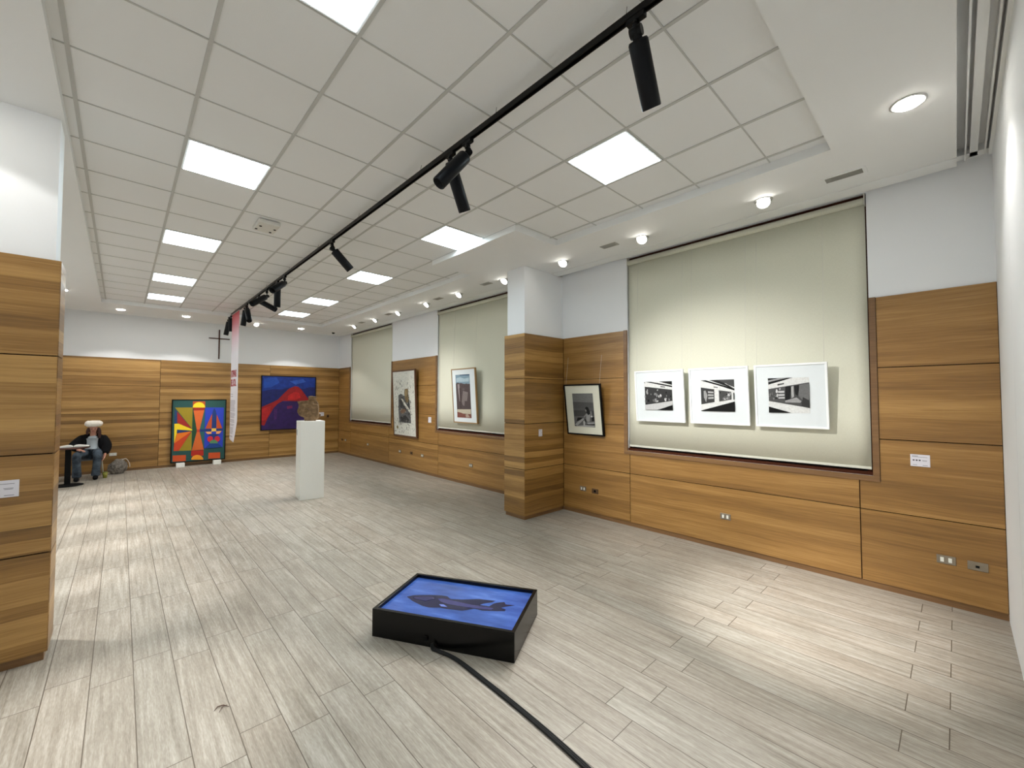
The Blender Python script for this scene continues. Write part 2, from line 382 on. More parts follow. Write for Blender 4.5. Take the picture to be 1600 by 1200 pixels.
def spot(parent, loc, direction, watts, size_deg, blend=0.6, col=(1, 0.97, 0.935), r=0.03, local=False):
    d = bpy.data.lights.new('lamp_light', 'SPOT')
    d.energy = watts; d.spot_size = math.radians(size_deg); d.spot_blend = blend
    d.color = col; d.shadow_soft_size = r
    o = bpy.data.objects.new('lamp_light', d)
    COL.objects.link(o)
    o.parent = parent
    q = Vector(direction).normalized().to_track_quat('-Z', 'Y')
    P = Matrix.Translation(parent.location) @ parent.rotation_euler.to_matrix().to_4x4()
    o.matrix_local = P.inverted() @ (Matrix.Translation(loc) @ q.to_matrix().to_4x4())
    return o
ART={
'geo':[((35,60,180),[(0.599,0.879),(0.97,0.874),(0.964,0.194),(0.6,0.193)]),((175,75,25),[(0.362,0.984),(0.596,0.983),(0.599,0.879),(0.362,0.882)]),((245,210,35),[(0.597,0.879),(0.594,0.899),(0.585,0.917),(0.571,0.934),(0.552,0.948),(0.53,0.958),(0.505,0.965),(0.478,0.967),(0.452,0.965),(0.428,0.959),(0.406,0.949),(0.387,0.936),(0.373,0.92),(0.365,0.901),(0.362,0.882)]),((150,28,15),[(0.363,0.882),(0.366,0.866),(0.375,0.85),(0.389,0.835),(0.407,0.823),(0.429,0.814),(0.454,0.808),(0.48,0.806),(0.506,0.807),(0.531,0.812),(0.553,0.821),(0.572,0.832),(0.586,0.846),(0.595,0.862),(0.598,0.879)]),((150,130,20),[(0.038,0.884),(0.362,0.882),(0.36,0.531)]),((25,60,110),[(0.035,0.848),(0.077,0.814),(0.082,0.624),(0.036,0.625)]),((155,30,25),[(0.08,0.818),(0.356,0.532),(0.087,0.632)]),((240,210,30),[(0.036,0.623),(0.112,0.623),(0.362,0.523),(0.362,0.501),(0.085,0.528),(0.082,0.468),(0.039,0.307)]),((18,50,112),[(0.085,0.525),(0.336,0.496),(0.085,0.47)]),((225,115,20),[(0.085,0.466),(0.352,0.49),(0.042,0.307)]),((195,60,20),[(0.042,0.307),(0.352,0.488),(0.127,0.182),(0.033,0.183)]),((150,130,20),[(0.358,0.488),(0.36,0.174),(0.127,0.182)]),((25,70,40),[(0.366,0.877),(0.382,0.826),(0.448,0.497),(0.365,0.212)]),((32,92,95),[(0.595,0.868),(0.593,0.21),(0.503,0.484),(0.506,0.518)]),((215,100,40),[(0.378,0.831),(0.582,0.834),(0.503,0.512),(0.449,0.514)]),((205,98,35),[(0.449,0.475),(0.505,0.473),(0.593,0.174),(0.365,0.173)]),((18,50,112),[(0.505,0.518),(0.96,0.518),(0.952,0.477),(0.505,0.476)]),((190,60,30),[(0.449,0.517),(0.505,0.515),(0.505,0.47),(0.449,0.473)]),((170,30,15),[(0.356,0.169),(0.589,0.167),(0.589,0.076),(0.356,0.081)]),((235,150,30),[(0.59,0.007),(0.587,0.025),(0.579,0.042),(0.565,0.058),(0.546,0.072),(0.524,0.083),(0.5,0.091),(0.474,0.095),(0.448,0.094),(0.424,0.09),(0.402,0.082),(0.384,0.071),(0.37,0.057),(0.362,0.041),(0.359,0.023)]),((185,75,25),[(0.736,0.773),(0.734,0.52),(0.612,0.525)]),((185,75,25),[(0.828,0.76),(0.946,0.518),(0.827,0.519)]),((18,50,112),[(0.778,0.871),(0.808,0.818),(0.826,0.748),(0.824,0.517),(0.737,0.52),(0.735,0.75),(0.75,0.819)]),((230,190,80),[(0.734,0.523),(0.824,0.522),(0.824,0.473),(0.734,0.472)]),((230,160,100),[(0.614,0.471),(0.734,0.472),(0.734,0.431),(0.655,0.432)]),((230,160,100),[(0.826,0.473),(0.934,0.476),(0.889,0.428),(0.826,0.427)]),((18,50,112),[(0.682,0.429),(0.903,0.427),(0.784,0.347)]),((190,30,50),[(0.772,0.342),(0.766,0.362),(0.751,0.38),(0.729,0.392),(0.704,0.395),(0.68,0.389),(0.662,0.375),(0.653,0.356),(0.654,0.335),(0.665,0.316),(0.684,0.302),(0.708,0.295),(0.733,0.297),(0.754,0.307),(0.768,0.325)]),((190,30,50),[(0.908,0.338),(0.903,0.359),(0.888,0.376),(0.867,0.386),(0.842,0.389),(0.819,0.384),(0.801,0.371),(0.792,0.352),(0.793,0.332),(0.803,0.314),(0.822,0.3),(0.846,0.293),(0.87,0.295),(0.891,0.306),(0.904,0.322)]),((80,130,90),[(0.864,0.265),(0.862,0.278),(0.856,0.291),(0.846,0.303),(0.833,0.313),(0.817,0.321),(0.8,0.326),(0.781,0.329),(0.763,0.328),(0.745,0.325),(0.73,0.318),(0.717,0.31),(0.707,0.299),(0.701,0.287),(0.699,0.274)]),((15,60,130),[(0.702,0.266),(0.867,0.265),(0.964,0.194),(0.607,0.192)]),((195,75,25),[(0.021,0.114),(0.26,0.109),(0.258,0.011),(0.022,0.015)]),((195,75,25),[(0.685,0.117),(0.917,0.111),(0.916,0.01),(0.684,0.016)])],
'red':[((20,30,95),[(0.0,0.718),(0.194,0.76),(0.349,0.755),(0.454,0.786),(0.599,0.799),(0.761,0.771),(0.897,0.81),(1.0,0.805),(1.0,0.432),(0.0,0.41)]),((45,20,85),[(0.0,0.436),(0.289,0.508),(0.631,0.542),(1.0,0.612),(1.0,0.0),(0.0,0.0)]),((150,20,25),[(0.0,0.423),(0.097,0.469),(0.198,0.515),(0.288,0.562),(0.326,0.608),(0.416,0.703),(0.493,0.777),(0.599,0.823),(0.666,0.811),(0.734,0.744),(0.804,0.652),(0.889,0.543),(0.631,0.529),(0.379,0.535),(0.289,0.488),(0.213,0.408),(0.163,0.316),(0.107,0.21),(0.052,0.078),(0.0,0.093)]),((190,30,30),[(0.47,0.636),(0.574,0.704),(0.682,0.692),(0.71,0.597),(0.604,0.549),(0.471,0.549)]),((185,30,30),[(0.003,0.383),(0.161,0.449),(0.15,0.329),(0.076,0.184),(0.006,0.172)]),((110,25,80),[(0.453,0.434),(0.553,0.447),(0.554,0.393),(0.461,0.38)]),((25,70,160),[(0.026,0.961),(0.255,0.98),(0.308,0.888),(0.155,0.793),(0.029,0.778)]),((40,80,170),[(0.491,0.918),(0.757,0.964),(0.812,0.911),(0.611,0.853)]),((70,30,100),[(0.213,0.382),(0.278,0.381),(0.268,0.194),(0.223,0.182)])],
'small':[((125,150,165),[(0.002,1.0),(1.0,1.0),(0.998,0.779),(0.0,0.782)]),((60,85,110),[(0.297,1.0),(1.0,1.0),(1.0,0.97),(0.322,0.98)]),((170,190,200),[(0.059,0.924),(0.345,0.941),(0.621,0.904),(0.958,0.92),(0.942,0.832),(0.048,0.834)]),((75,62,62),[(0.016,0.799),(0.16,0.82),(0.242,0.802),(0.382,0.807),(0.601,0.78),(0.769,0.789),(0.993,0.753),(1.0,0.195),(0.025,0.195)]),((150,140,140),[(0.126,0.781),(0.267,0.781),(0.312,0.321),(0.213,0.387)]),((60,45,45),[(0.255,0.693),(0.338,0.693),(0.325,0.223),(0.244,0.222)]),((120,110,108),[(0.494,0.624),(0.844,0.59),(0.755,0.389),(0.593,0.388),(0.548,0.273),(0.443,0.289),(0.374,0.371)]),((90,80,80),[(0.477,0.693),(0.64,0.676),(0.577,0.624),(0.442,0.642)]),((190,180,160),[(0.024,0.191),(0.986,0.201),(0.976,0.091),(0.493,0.095),(0.013,0.107)]),((120,70,60),[(0.017,0.131),(0.283,0.117),(0.491,0.087),(0.992,0.091),(1.0,0.0),(0.0,0.0)]),((170,150,135),[(0.595,0.072),(0.757,0.097),(0.9,0.019),(0.637,0.009)])],
'big':[((95,95,95),[(0.248,0.63),(0.375,0.653),(0.477,0.623),(0.748,0.604),(0.782,0.399),(0.799,0.195),(0.548,0.193),(0.41,0.195),(0.251,0.196),(0.23,0.392)]),((55,55,55),[(0.279,0.559),(0.403,0.559),(0.667,0.42),(0.564,0.396),(0.305,0.44)]),((60,60,58),[(0.54,0.535),(0.761,0.559),(0.773,0.41),(0.7,0.421)]),((45,45,45),[(0.312,0.287),(0.557,0.315),(0.721,0.249),(0.65,0.202),(0.342,0.217)]),((215,212,200),[(0.369,0.573),(0.432,0.576),(0.891,0.333),(0.841,0.315),(0.567,0.443)]),((120,92,72),[(0.313,0.405),(0.565,0.414),(0.579,0.373),(0.455,0.33),(0.334,0.346)]),((125,105,70),[(0.554,0.724),(0.707,0.731),(0.715,0.524),(0.589,0.512),(0.531,0.652)]),((160,140,100),[(0.587,0.71),(0.638,0.709),(0.641,0.605),(0.58,0.617)]),((130,115,70),[(0.158,0.152),(0.21,0.118),(0.171,0.081),(0.119,0.115)]),((60,60,60),[(0.193,0.224),(0.21,0.222),(0.27,0.191),(0.253,0.187)]),((90,90,88),[(0.234,0.667),(0.246,0.665),(0.214,0.65),(0.202,0.646)]),((40,40,40),[(0.074,0.668),(0.084,0.666),(0.106,0.64),(0.097,0.636)]),((60,60,60),[(0.246,0.756),(0.253,0.754),(0.26,0.738),(0.252,0.734)]),((90,90,88),[(0.057,0.067),(0.075,0.065),(0.106,0.047),(0.088,0.042)]),((40,40,40),[(0.283,0.709),(0.29,0.706),(0.333,0.685),(0.325,0.681)]),((150,148,138),[(0.096,0.819),(0.104,0.817),(0.075,0.784),(0.067,0.781)]),((90,90,88),[(0.132,0.621),(0.144,0.619),(0.158,0.601),(0.145,0.597)]),((40,40,40),[(0.295,0.85),(0.302,0.847),(0.338,0.806),(0.331,0.803)]),((90,90,88),[(0.203,0.863),(0.22,0.86),(0.186,0.845),(0.168,0.842)]),((150,148,138),[(0.074,0.201),(0.091,0.199),(0.084,0.168),(0.067,0.164)]),((60,60,60),[(0.045,0.258),(0.053,0.256),(0.099,0.217),(0.091,0.213)]),((60,60,60),[(0.166,0.575),(0.18,0.572),(0.149,0.553),(0.133,0.549)]),((40,40,40),[(0.13,0.727),(0.145,0.724),(0.115,0.709),(0.099,0.706)]),((150,148,138),[(0.016,0.062),(0.026,0.06),(0.028,0.034),(0.017,0.029)]),((40,40,40),[(0.148,0.527),(0.156,0.524),(0.079,0.485),(0.071,0.482)]),((40,40,40),[(0.055,0.068),(0.072,0.066),(0.075,0.05),(0.058,0.045)]),((90,90,88),[(0.16,0.749),(0.172,0.747),(0.201,0.726),(0.189,0.722)]),((40,40,40),[(0.144,0.472),(0.154,0.47),(0.178,0.442),(0.167,0.439)]),((150,148,138),[(0.042,0.198),(0.059,0.196),(0.061,0.177),(0.042,0.173)]),((150,148,138),[(0.151,0.45),(0.159,0.448),(0.162,0.418),(0.154,0.414)]),((40,40,40),[(0.177,0.252),(0.187,0.25),(0.165,0.213),(0.154,0.209)]),((60,60,60),[(0.254,0.289),(0.263,0.287),(0.303,0.268),(0.293,0.264)]),((150,148,138),[(0.229,0.605),(0.242,0.602),(0.22,0.581),(0.207,0.577)]),((40,40,40),[(0.174,0.27),(0.19,0.268),(0.219,0.246),(0.203,0.242)]),((40,40,40),[(0.26,0.449),(0.276,0.447),(0.277,0.429),(0.261,0.425)]),((40,40,40),[(0.167,0.774),(0.185,0.771),(0.171,0.737),(0.153,0.734)]),((40,40,40),[(0.582,0.712),(0.59,0.71),(0.548,0.665),(0.539,0.662)]),((90,90,88),[(0.258,0.747),(0.275,0.744),(0.227,0.71),(0.209,0.707)]),((40,40,40),[(0.88,0.915),(0.892,0.912),(0.936,0.888),(0.924,0.885)]),((60,60,60),[(0.438,0.786),(0.454,0.783),(0.46,0.763),(0.443,0.76)]),((60,60,60),[(0.914,0.711),(0.925,0.708),(0.968,0.677),(0.956,0.674)]),((150,148,138),[(0.375,0.877),(0.385,0.874),(0.384,0.829),(0.373,0.826)]),((40,40,40),[(0.467,0.729),(0.475,0.726),(0.487,0.702),(0.479,0.698)]),((60,60,60),[(0.915,0.68),(0.93,0.678),(0.938,0.655),(0.923,0.652)]),((40,40,40),[(0.384,0.7),(0.4,0.698),(0.401,0.675),(0.385,0.671)]),((90,90,88),[(0.941,0.809),(0.951,0.806),(0.946,0.771),(0.935,0.768)]),((150,148,138),[(0.324,0.683),(0.334,0.68),(0.331,0.654),(0.321,0.65)]),((150,148,138),[(0.358,0.826),(0.37,0.823),(0.32,0.794),(0.307,0.79)]),((40,40,40),[(0.226,0.853),(0.235,0.85),(0.23,0.818),(0.22,0.815)]),((40,40,40),[(0.326,0.886),(0.336,0.884),(0.273,0.842),(0.263,0.839)]),((150,148,138),[(0.841,0.705),(0.848,0.703),(0.866,0.692),(0.858,0.689)]),((90,90,88),[(0.406,0.876),(0.416,0.873),(0.417,0.845),(0.406,0.842)]),((60,60,60),[(0.328,0.832),(0.341,0.83),(0.404,0.791),(0.39,0.787)]),((40,40,40),[(0.801,0.784),(0.814,0.781),(0.84,0.738),(0.827,0.735)]),((150,148,138),[(0.694,0.751),(0.708,0.749),(0.746,0.724),(0.732,0.721)]),((90,90,88),[(0.71,0.831),(0.726,0.828),(0.693,0.791),(0.677,0.788)]),((60,60,60),[(0.701,0.704),(0.712,0.702),(0.761,0.677),(0.749,0.673)]),((40,40,40),[(0.372,0.075),(0.38,0.073),(0.415,0.042),(0.408,0.038)]),((60,60,60),[(0.954,0.118),(0.962,0.116),(0.898,0.08),(0.889,0.077)]),((40,40,40),[(0.304,0.172),(0.317,0.17),(0.344,0.156),(0.331,0.152)]),((150,148,138),[(0.251,0.186),(0.266,0.184),(0.271,0.149),(0.256,0.145)]),((150,148,138),[(0.641,0.1),(0.652,0.098),(0.674,0.084),(0.663,0.08)]),((150,148,138),[(0.581,0.169),(0.589,0.167),(0.611,0.125),(0.602,0.122)]),((150,148,138),[(0.686,0.144),(0.699,0.143),(0.742,0.118),(0.729,0.114)]),((150,148,138),[(0.377,0.073),(0.392,0.071),(0.351,0.025),(0.336,0.021)]),((60,60,60),[(0.506,0.208),(0.519,0.206),(0.476,0.186),(0.463,0.182)]),((150,148,138),[(0.292,0.115),(0.304,0.113),(0.259,0.071),(0.246,0.067)]),((40,40,40),[(0.61,0.135),(0.626,0.134),(0.605,0.092),(0.589,0.088)]),((90,90,88),[(0.377,0.207),(0.392,0.205),(0.45,0.178),(0.434,0.174)]),((40,40,40),[(0.486,0.077),(0.5,0.075),(0.463,0.031),(0.448,0.027)]),((150,148,138),[(0.757,0.174),(0.773,0.172),(0.746,0.139),(0.729,0.135)]),((60,60,60),[(0.656,0.131),(0.664,0.129),(0.685,0.106),(0.677,0.102)]),((40,40,40),[(0.35,0.136),(0.36,0.134),(0.414,0.106),(0.403,0.102)]),((90,90,88),[(0.876,0.13),(0.884,0.128),(0.874,0.101),(0.867,0.097)]),((60,60,60),[(0.245,0.061),(0.258,0.059),(0.296,0.035),(0.282,0.031)]),((150,148,138),[(0.326,0.174),(0.333,0.172),(0.301,0.143),(0.294,0.14)]),((150,148,138),[(0.247,0.222),(0.256,0.22),(0.246,0.177),(0.236,0.174)]),((90,90,88),[(0.716,0.105),(0.722,0.103),(0.697,0.085),(0.69,0.081)]),((150,148,138),[(0.67,0.07),(0.679,0.068),(0.703,0.035),(0.694,0.031)]),((40,40,40),[(0.681,0.301),(0.711,0.299),(0.773,0.297),(0.742,0.293)]),((150,148,138),[(0.405,0.418),(0.442,0.416),(0.33,0.411),(0.291,0.407)]),((40,40,40),[(0.688,0.527),(0.719,0.525),(0.744,0.513),(0.713,0.51)]),((90,90,88),[(0.279,0.517),(0.32,0.515),(0.246,0.513),(0.203,0.509)]),((90,90,88),[(0.644,0.55),(0.684,0.548),(0.555,0.535),(0.514,0.532)]),((90,90,88),[(0.773,0.538),(0.796,0.536),(0.814,0.507),(0.79,0.503)]),((60,60,60),[(0.803,0.495),(0.825,0.492),(0.712,0.477),(0.69,0.473)]),((90,90,88),[(0.403,0.447),(0.439,0.445),(0.491,0.42),(0.455,0.417)]),((150,148,138),[(0.551,0.521),(0.567,0.519),(0.677,0.505),(0.661,0.502)]),((60,60,60),[(0.729,0.639),(0.746,0.637),(0.612,0.633),(0.594,0.629)]),((150,148,138),[(0.678,0.513),(0.696,0.511),(0.619,0.505),(0.601,0.502)]),((150,148,138),[(0.454,0.624),(0.494,0.622),(0.385,0.608),(0.343,0.604)]),((90,90,88),[(0.379,0.182),(0.403,0.181),(0.326,0.16),(0.301,0.156)]),((40,40,40),[(0.737,0.298),(0.762,0.296),(0.814,0.274),(0.789,0.27)]),((90,90,88),[(0.314,0.488),(0.349,0.485),(0.331,0.458),(0.295,0.454)]),((60,60,60),[(0.827,0.36),(0.865,0.359),(0.748,0.35),(0.708,0.346)]),((150,148,138),[(0.374,0.301),(0.397,0.299),(0.47,0.285),(0.447,0.281)]),((40,40,40),[(0.725,0.467),(0.74,0.464),(0.852,0.453),(0.837,0.45)]),((90,90,88),[(0.311,0.238),(0.345,0.237),(0.301,0.232),(0.266,0.228)]),((60,60,60),[(0.703,0.414),(0.735,0.412),(0.66,0.394),(0.627,0.39)]),((40,40,40),[(0.611,0.552),(0.635,0.55),(0.595,0.531),(0.57,0.527)]),((90,90,88),[(0.665,0.427),(0.68,0.425),(0.695,0.394),(0.679,0.39)]),((150,148,138),[(0.458,0.356),(0.474,0.354),(0.382,0.345),(0.365,0.341)]),((60,60,60),[(0.751,0.198),(0.77,0.196),(0.898,0.189),(0.879,0.185)]),((90,90,88),[(0.634,0.187),(0.664,0.186),(0.734,0.162),(0.704,0.158)]),((40,40,40),[(0.304,0.583),(0.337,0.58),(0.46,0.576),(0.427,0.572)]),((150,148,138),[(0.626,0.214),(0.658,0.213),(0.562,0.199),(0.53,0.194)]),((40,40,40),[(0.303,0.499),(0.319,0.497),(0.442,0.49),(0.426,0.487)]),((40,40,40),[(0.391,0.611),(0.416,0.608),(0.495,0.577),(0.469,0.574)]),((90,90,88),[(0.615,0.524),(0.64,0.521),(0.615,0.509),(0.59,0.505)]),((60,60,60),[(0.582,0.353),(0.614,0.351),(0.638,0.335),(0.606,0.331)]),((90,90,88),[(0.525,0.242),(0.564,0.241),(0.594,0.221),(0.555,0.217)]),((150,148,138),[(0.607,0.261),(0.629,0.26),(0.592,0.256),(0.569,0.252)]),((60,60,60),[(0.289,0.273),(0.329,0.272),(0.403,0.242),(0.363,0.237)]),((90,90,88),[(0.749,0.547),(0.782,0.545),(0.838,0.545),(0.805,0.542)]),((150,148,138),[(0.578,0.461),(0.605,0.459),(0.656,0.433),(0.629,0.429)]),((90,90,88),[(0.268,0.272),(0.292,0.27),(0.286,0.248),(0.261,0.244)]),((150,148,138),[(0.481,0.501),(0.503,0.499),(0.526,0.464),(0.504,0.46)]),((60,60,60),[(0.274,0.431),(0.292,0.429),(0.38,0.394),(0.361,0.39)]),((60,60,60),[(0.517,0.554),(0.534,0.552),(0.512,0.511),(0.495,0.507)]),((60,60,60),[(0.714,0.469),(0.741,0.467),(0.717,0.448),(0.689,0.444)]),((40,40,40),[(0.344,0.253),(0.382,0.251),(0.408,0.223),(0.37,0.219)]),((60,60,60),[(0.269,0.451),(0.301,0.448),(0.384,0.441),(0.351,0.437)]),((90,90,88),[(0.49,0.294),(0.504,0.292),(0.62,0.281),(0.606,0.278)]),((150,148,138),[(0.316,0.263),(0.342,0.261),(0.229,0.229),(0.202,0.224)]),((60,60,60),[(0.48,0.64),(0.513,0.637),(0.395,0.628),(0.362,0.624)]),((90,90,88),[(0.791,0.547),(0.808,0.544),(0.84,0.507),(0.823,0.503)]),((150,148,138),[(0.459,0.344),(0.49,0.342),(0.376,0.323),(0.343,0.319)]),((150,148,138),[(0.328,0.39),(0.36,0.388),(0.251,0.374),(0.218,0.37)]),((60,60,60),[(0.791,0.382),(0.804,0.38),(0.692,0.36),(0.677,0.357)]),((90,90,88),[(0.317,0.408),(0.346,0.406),(0.334,0.394),(0.306,0.39)]),((40,40,40),[(0.267,0.398),(0.29,0.396),(0.206,0.394),(0.182,0.39)]),((40,40,40),[(0.295,0.202),(0.321,0.2),(0.339,0.18),(0.313,0.176)]),((150,148,138),[(0.322,0.19),(0.347,0.188),(0.353,0.161),(0.327,0.157)]),((60,60,60),[(0.471,0.445),(0.501,0.442),(0.509,0.429),(0.479,0.425)]),((60,60,60),[(0.293,0.475),(0.33,0.473),(0.236,0.437),(0.198,0.433)]),((40,40,40),[(0.742,0.345),(0.778,0.344),(0.71,0.318),(0.673,0.314)]),((40,40,40),[(0.748,0.36),(0.773,0.358),(0.654,0.34),(0.628,0.336)]),((60,60,60),[(0.655,0.627),(0.684,0.625),(0.668,0.599),(0.639,0.596)]),((60,60,60),[(0.677,0.36),(0.705,0.358),(0.711,0.322),(0.682,0.318)]),((150,148,138),[(0.665,0.51),(0.702,0.508),(0.66,0.49),(0.623,0.486)]),((60,60,60),[(0.791,0.421),(0.81,0.419),(0.868,0.417),(0.85,0.413)]),((90,90,88),[(0.839,0.34),(0.876,0.339),(0.804,0.32),(0.766,0.316)]),((90,90,88),[(0.512,0.366),(0.54,0.364),(0.538,0.348),(0.509,0.344)]),((150,148,138),[(0.649,0.441),(0.669,0.439),(0.552,0.424),(0.531,0.42)]),((60,60,60),[(0.557,0.408),(0.574,0.406),(0.6,0.394),(0.583,0.391)]),((150,148,138),[(0.615,0.24),(0.646,0.238),(0.629,0.225),(0.598,0.221)]),((60,60,60),[(0.75,0.225),(0.774,0.224),(0.842,0.226),(0.818,0.222)]),((90,90,88),[(0.33,0.185),(0.356,0.183),(0.226,0.164),(0.2,0.16)]),((40,40,40),[(0.811,0.386),(0.826,0.384),(0.78,0.351),(0.765,0.348)]),((150,148,138),[(0.724,0.585),(0.749,0.583),(0.754,0.568),(0.729,0.565)]),((90,90,88),[(0.507,0.248),(0.538,0.247),(0.418,0.226),(0.386,0.221)]),((40,40,40),[(0.427,0.251),(0.454,0.249),(0.508,0.248),(0.481,0.244)]),((60,60,60),[(0.723,0.34),(0.747,0.338),(0.738,0.321),(0.714,0.317)]),((60,60,60),[(0.354,0.305),(0.372,0.303),(0.324,0.297),(0.305,0.293)]),((150,148,138),[(0.396,0.417),(0.435,0.415),(0.361,0.382),(0.321,0.378)]),((150,148,138),[(0.571,0.376),(0.607,0.374),(0.604,0.361),(0.567,0.357)]),((90,90,88),[(0.276,0.501),(0.298,0.499),(0.351,0.485),(0.329,0.481)]),((40,40,40),[(0.704,0.639),(0.728,0.636),(0.76,0.617),(0.735,0.613)]),((60,60,60),[(0.688,0.401),(0.714,0.399),(0.626,0.382),(0.599,0.378)])],
'black':[((105,105,103),[(0.0,1.0),(1.0,1.0),(0.998,0.728),(0.002,0.746)]),((75,75,75),[(0.002,0.746),(0.998,0.728),(0.996,0.567),(0.008,0.561)]),((60,60,60),[(0.0,0.488),(0.995,0.496),(1.0,0.317),(0.002,0.304)]),((88,88,88),[(0.002,0.304),(1.0,0.335),(1.0,0.0),(0.0,0.0)]),((30,30,30),[(0.189,0.27),(0.451,0.273),(0.31,0.198),(0.107,0.158)]),((150,150,148),[(0.024,0.046),(0.134,0.122),(0.449,0.259),(0.509,0.229),(0.296,0.107),(0.135,0.016)]),((140,140,138),[(0.605,0.393),(0.728,0.404),(0.812,0.369),(0.754,0.152),(0.581,0.167),(0.616,0.294)]),((35,35,35),[(0.585,0.565),(0.662,0.605),(0.748,0.58),(0.789,0.494),(0.797,0.395),(0.72,0.35),(0.664,0.403),(0.645,0.493)]),((125,125,123),[(0.585,0.52),(0.648,0.511),(0.646,0.457),(0.592,0.46)]),((120,120,118),[(0.614,0.393),(0.489,0.31),(0.516,0.274),(0.64,0.349)]),((170,170,168),[(0.451,0.165),(0.504,0.193),(0.543,0.13),(0.515,0.048),(0.449,0.038)]),((40,40,40),[(0.511,0.238),(0.606,0.231),(0.624,0.132),(0.53,0.148)]),((150,150,150),[(0.624,0.132),(0.975,0.147),(1.0,0.112),(0.678,0.07)]),((45,45,45),[(0.583,0.077),(1.0,0.103),(1.0,0.059),(0.61,0.041)]),((165,165,163),[(0.085,0.015),(0.547,0.049),(0.992,0.05),(0.997,0.021),(0.41,0.0)]),((120,120,118),[(0.832,0.459),(0.884,0.495),(0.908,0.334),(0.826,0.315)]),((190,190,188),[(0.829,0.333),(0.909,0.343),(0.918,0.298),(0.839,0.294)]),((35,35,35),[(0.868,0.28),(1.0,0.318),(1.0,0.193),(0.868,0.172)])],
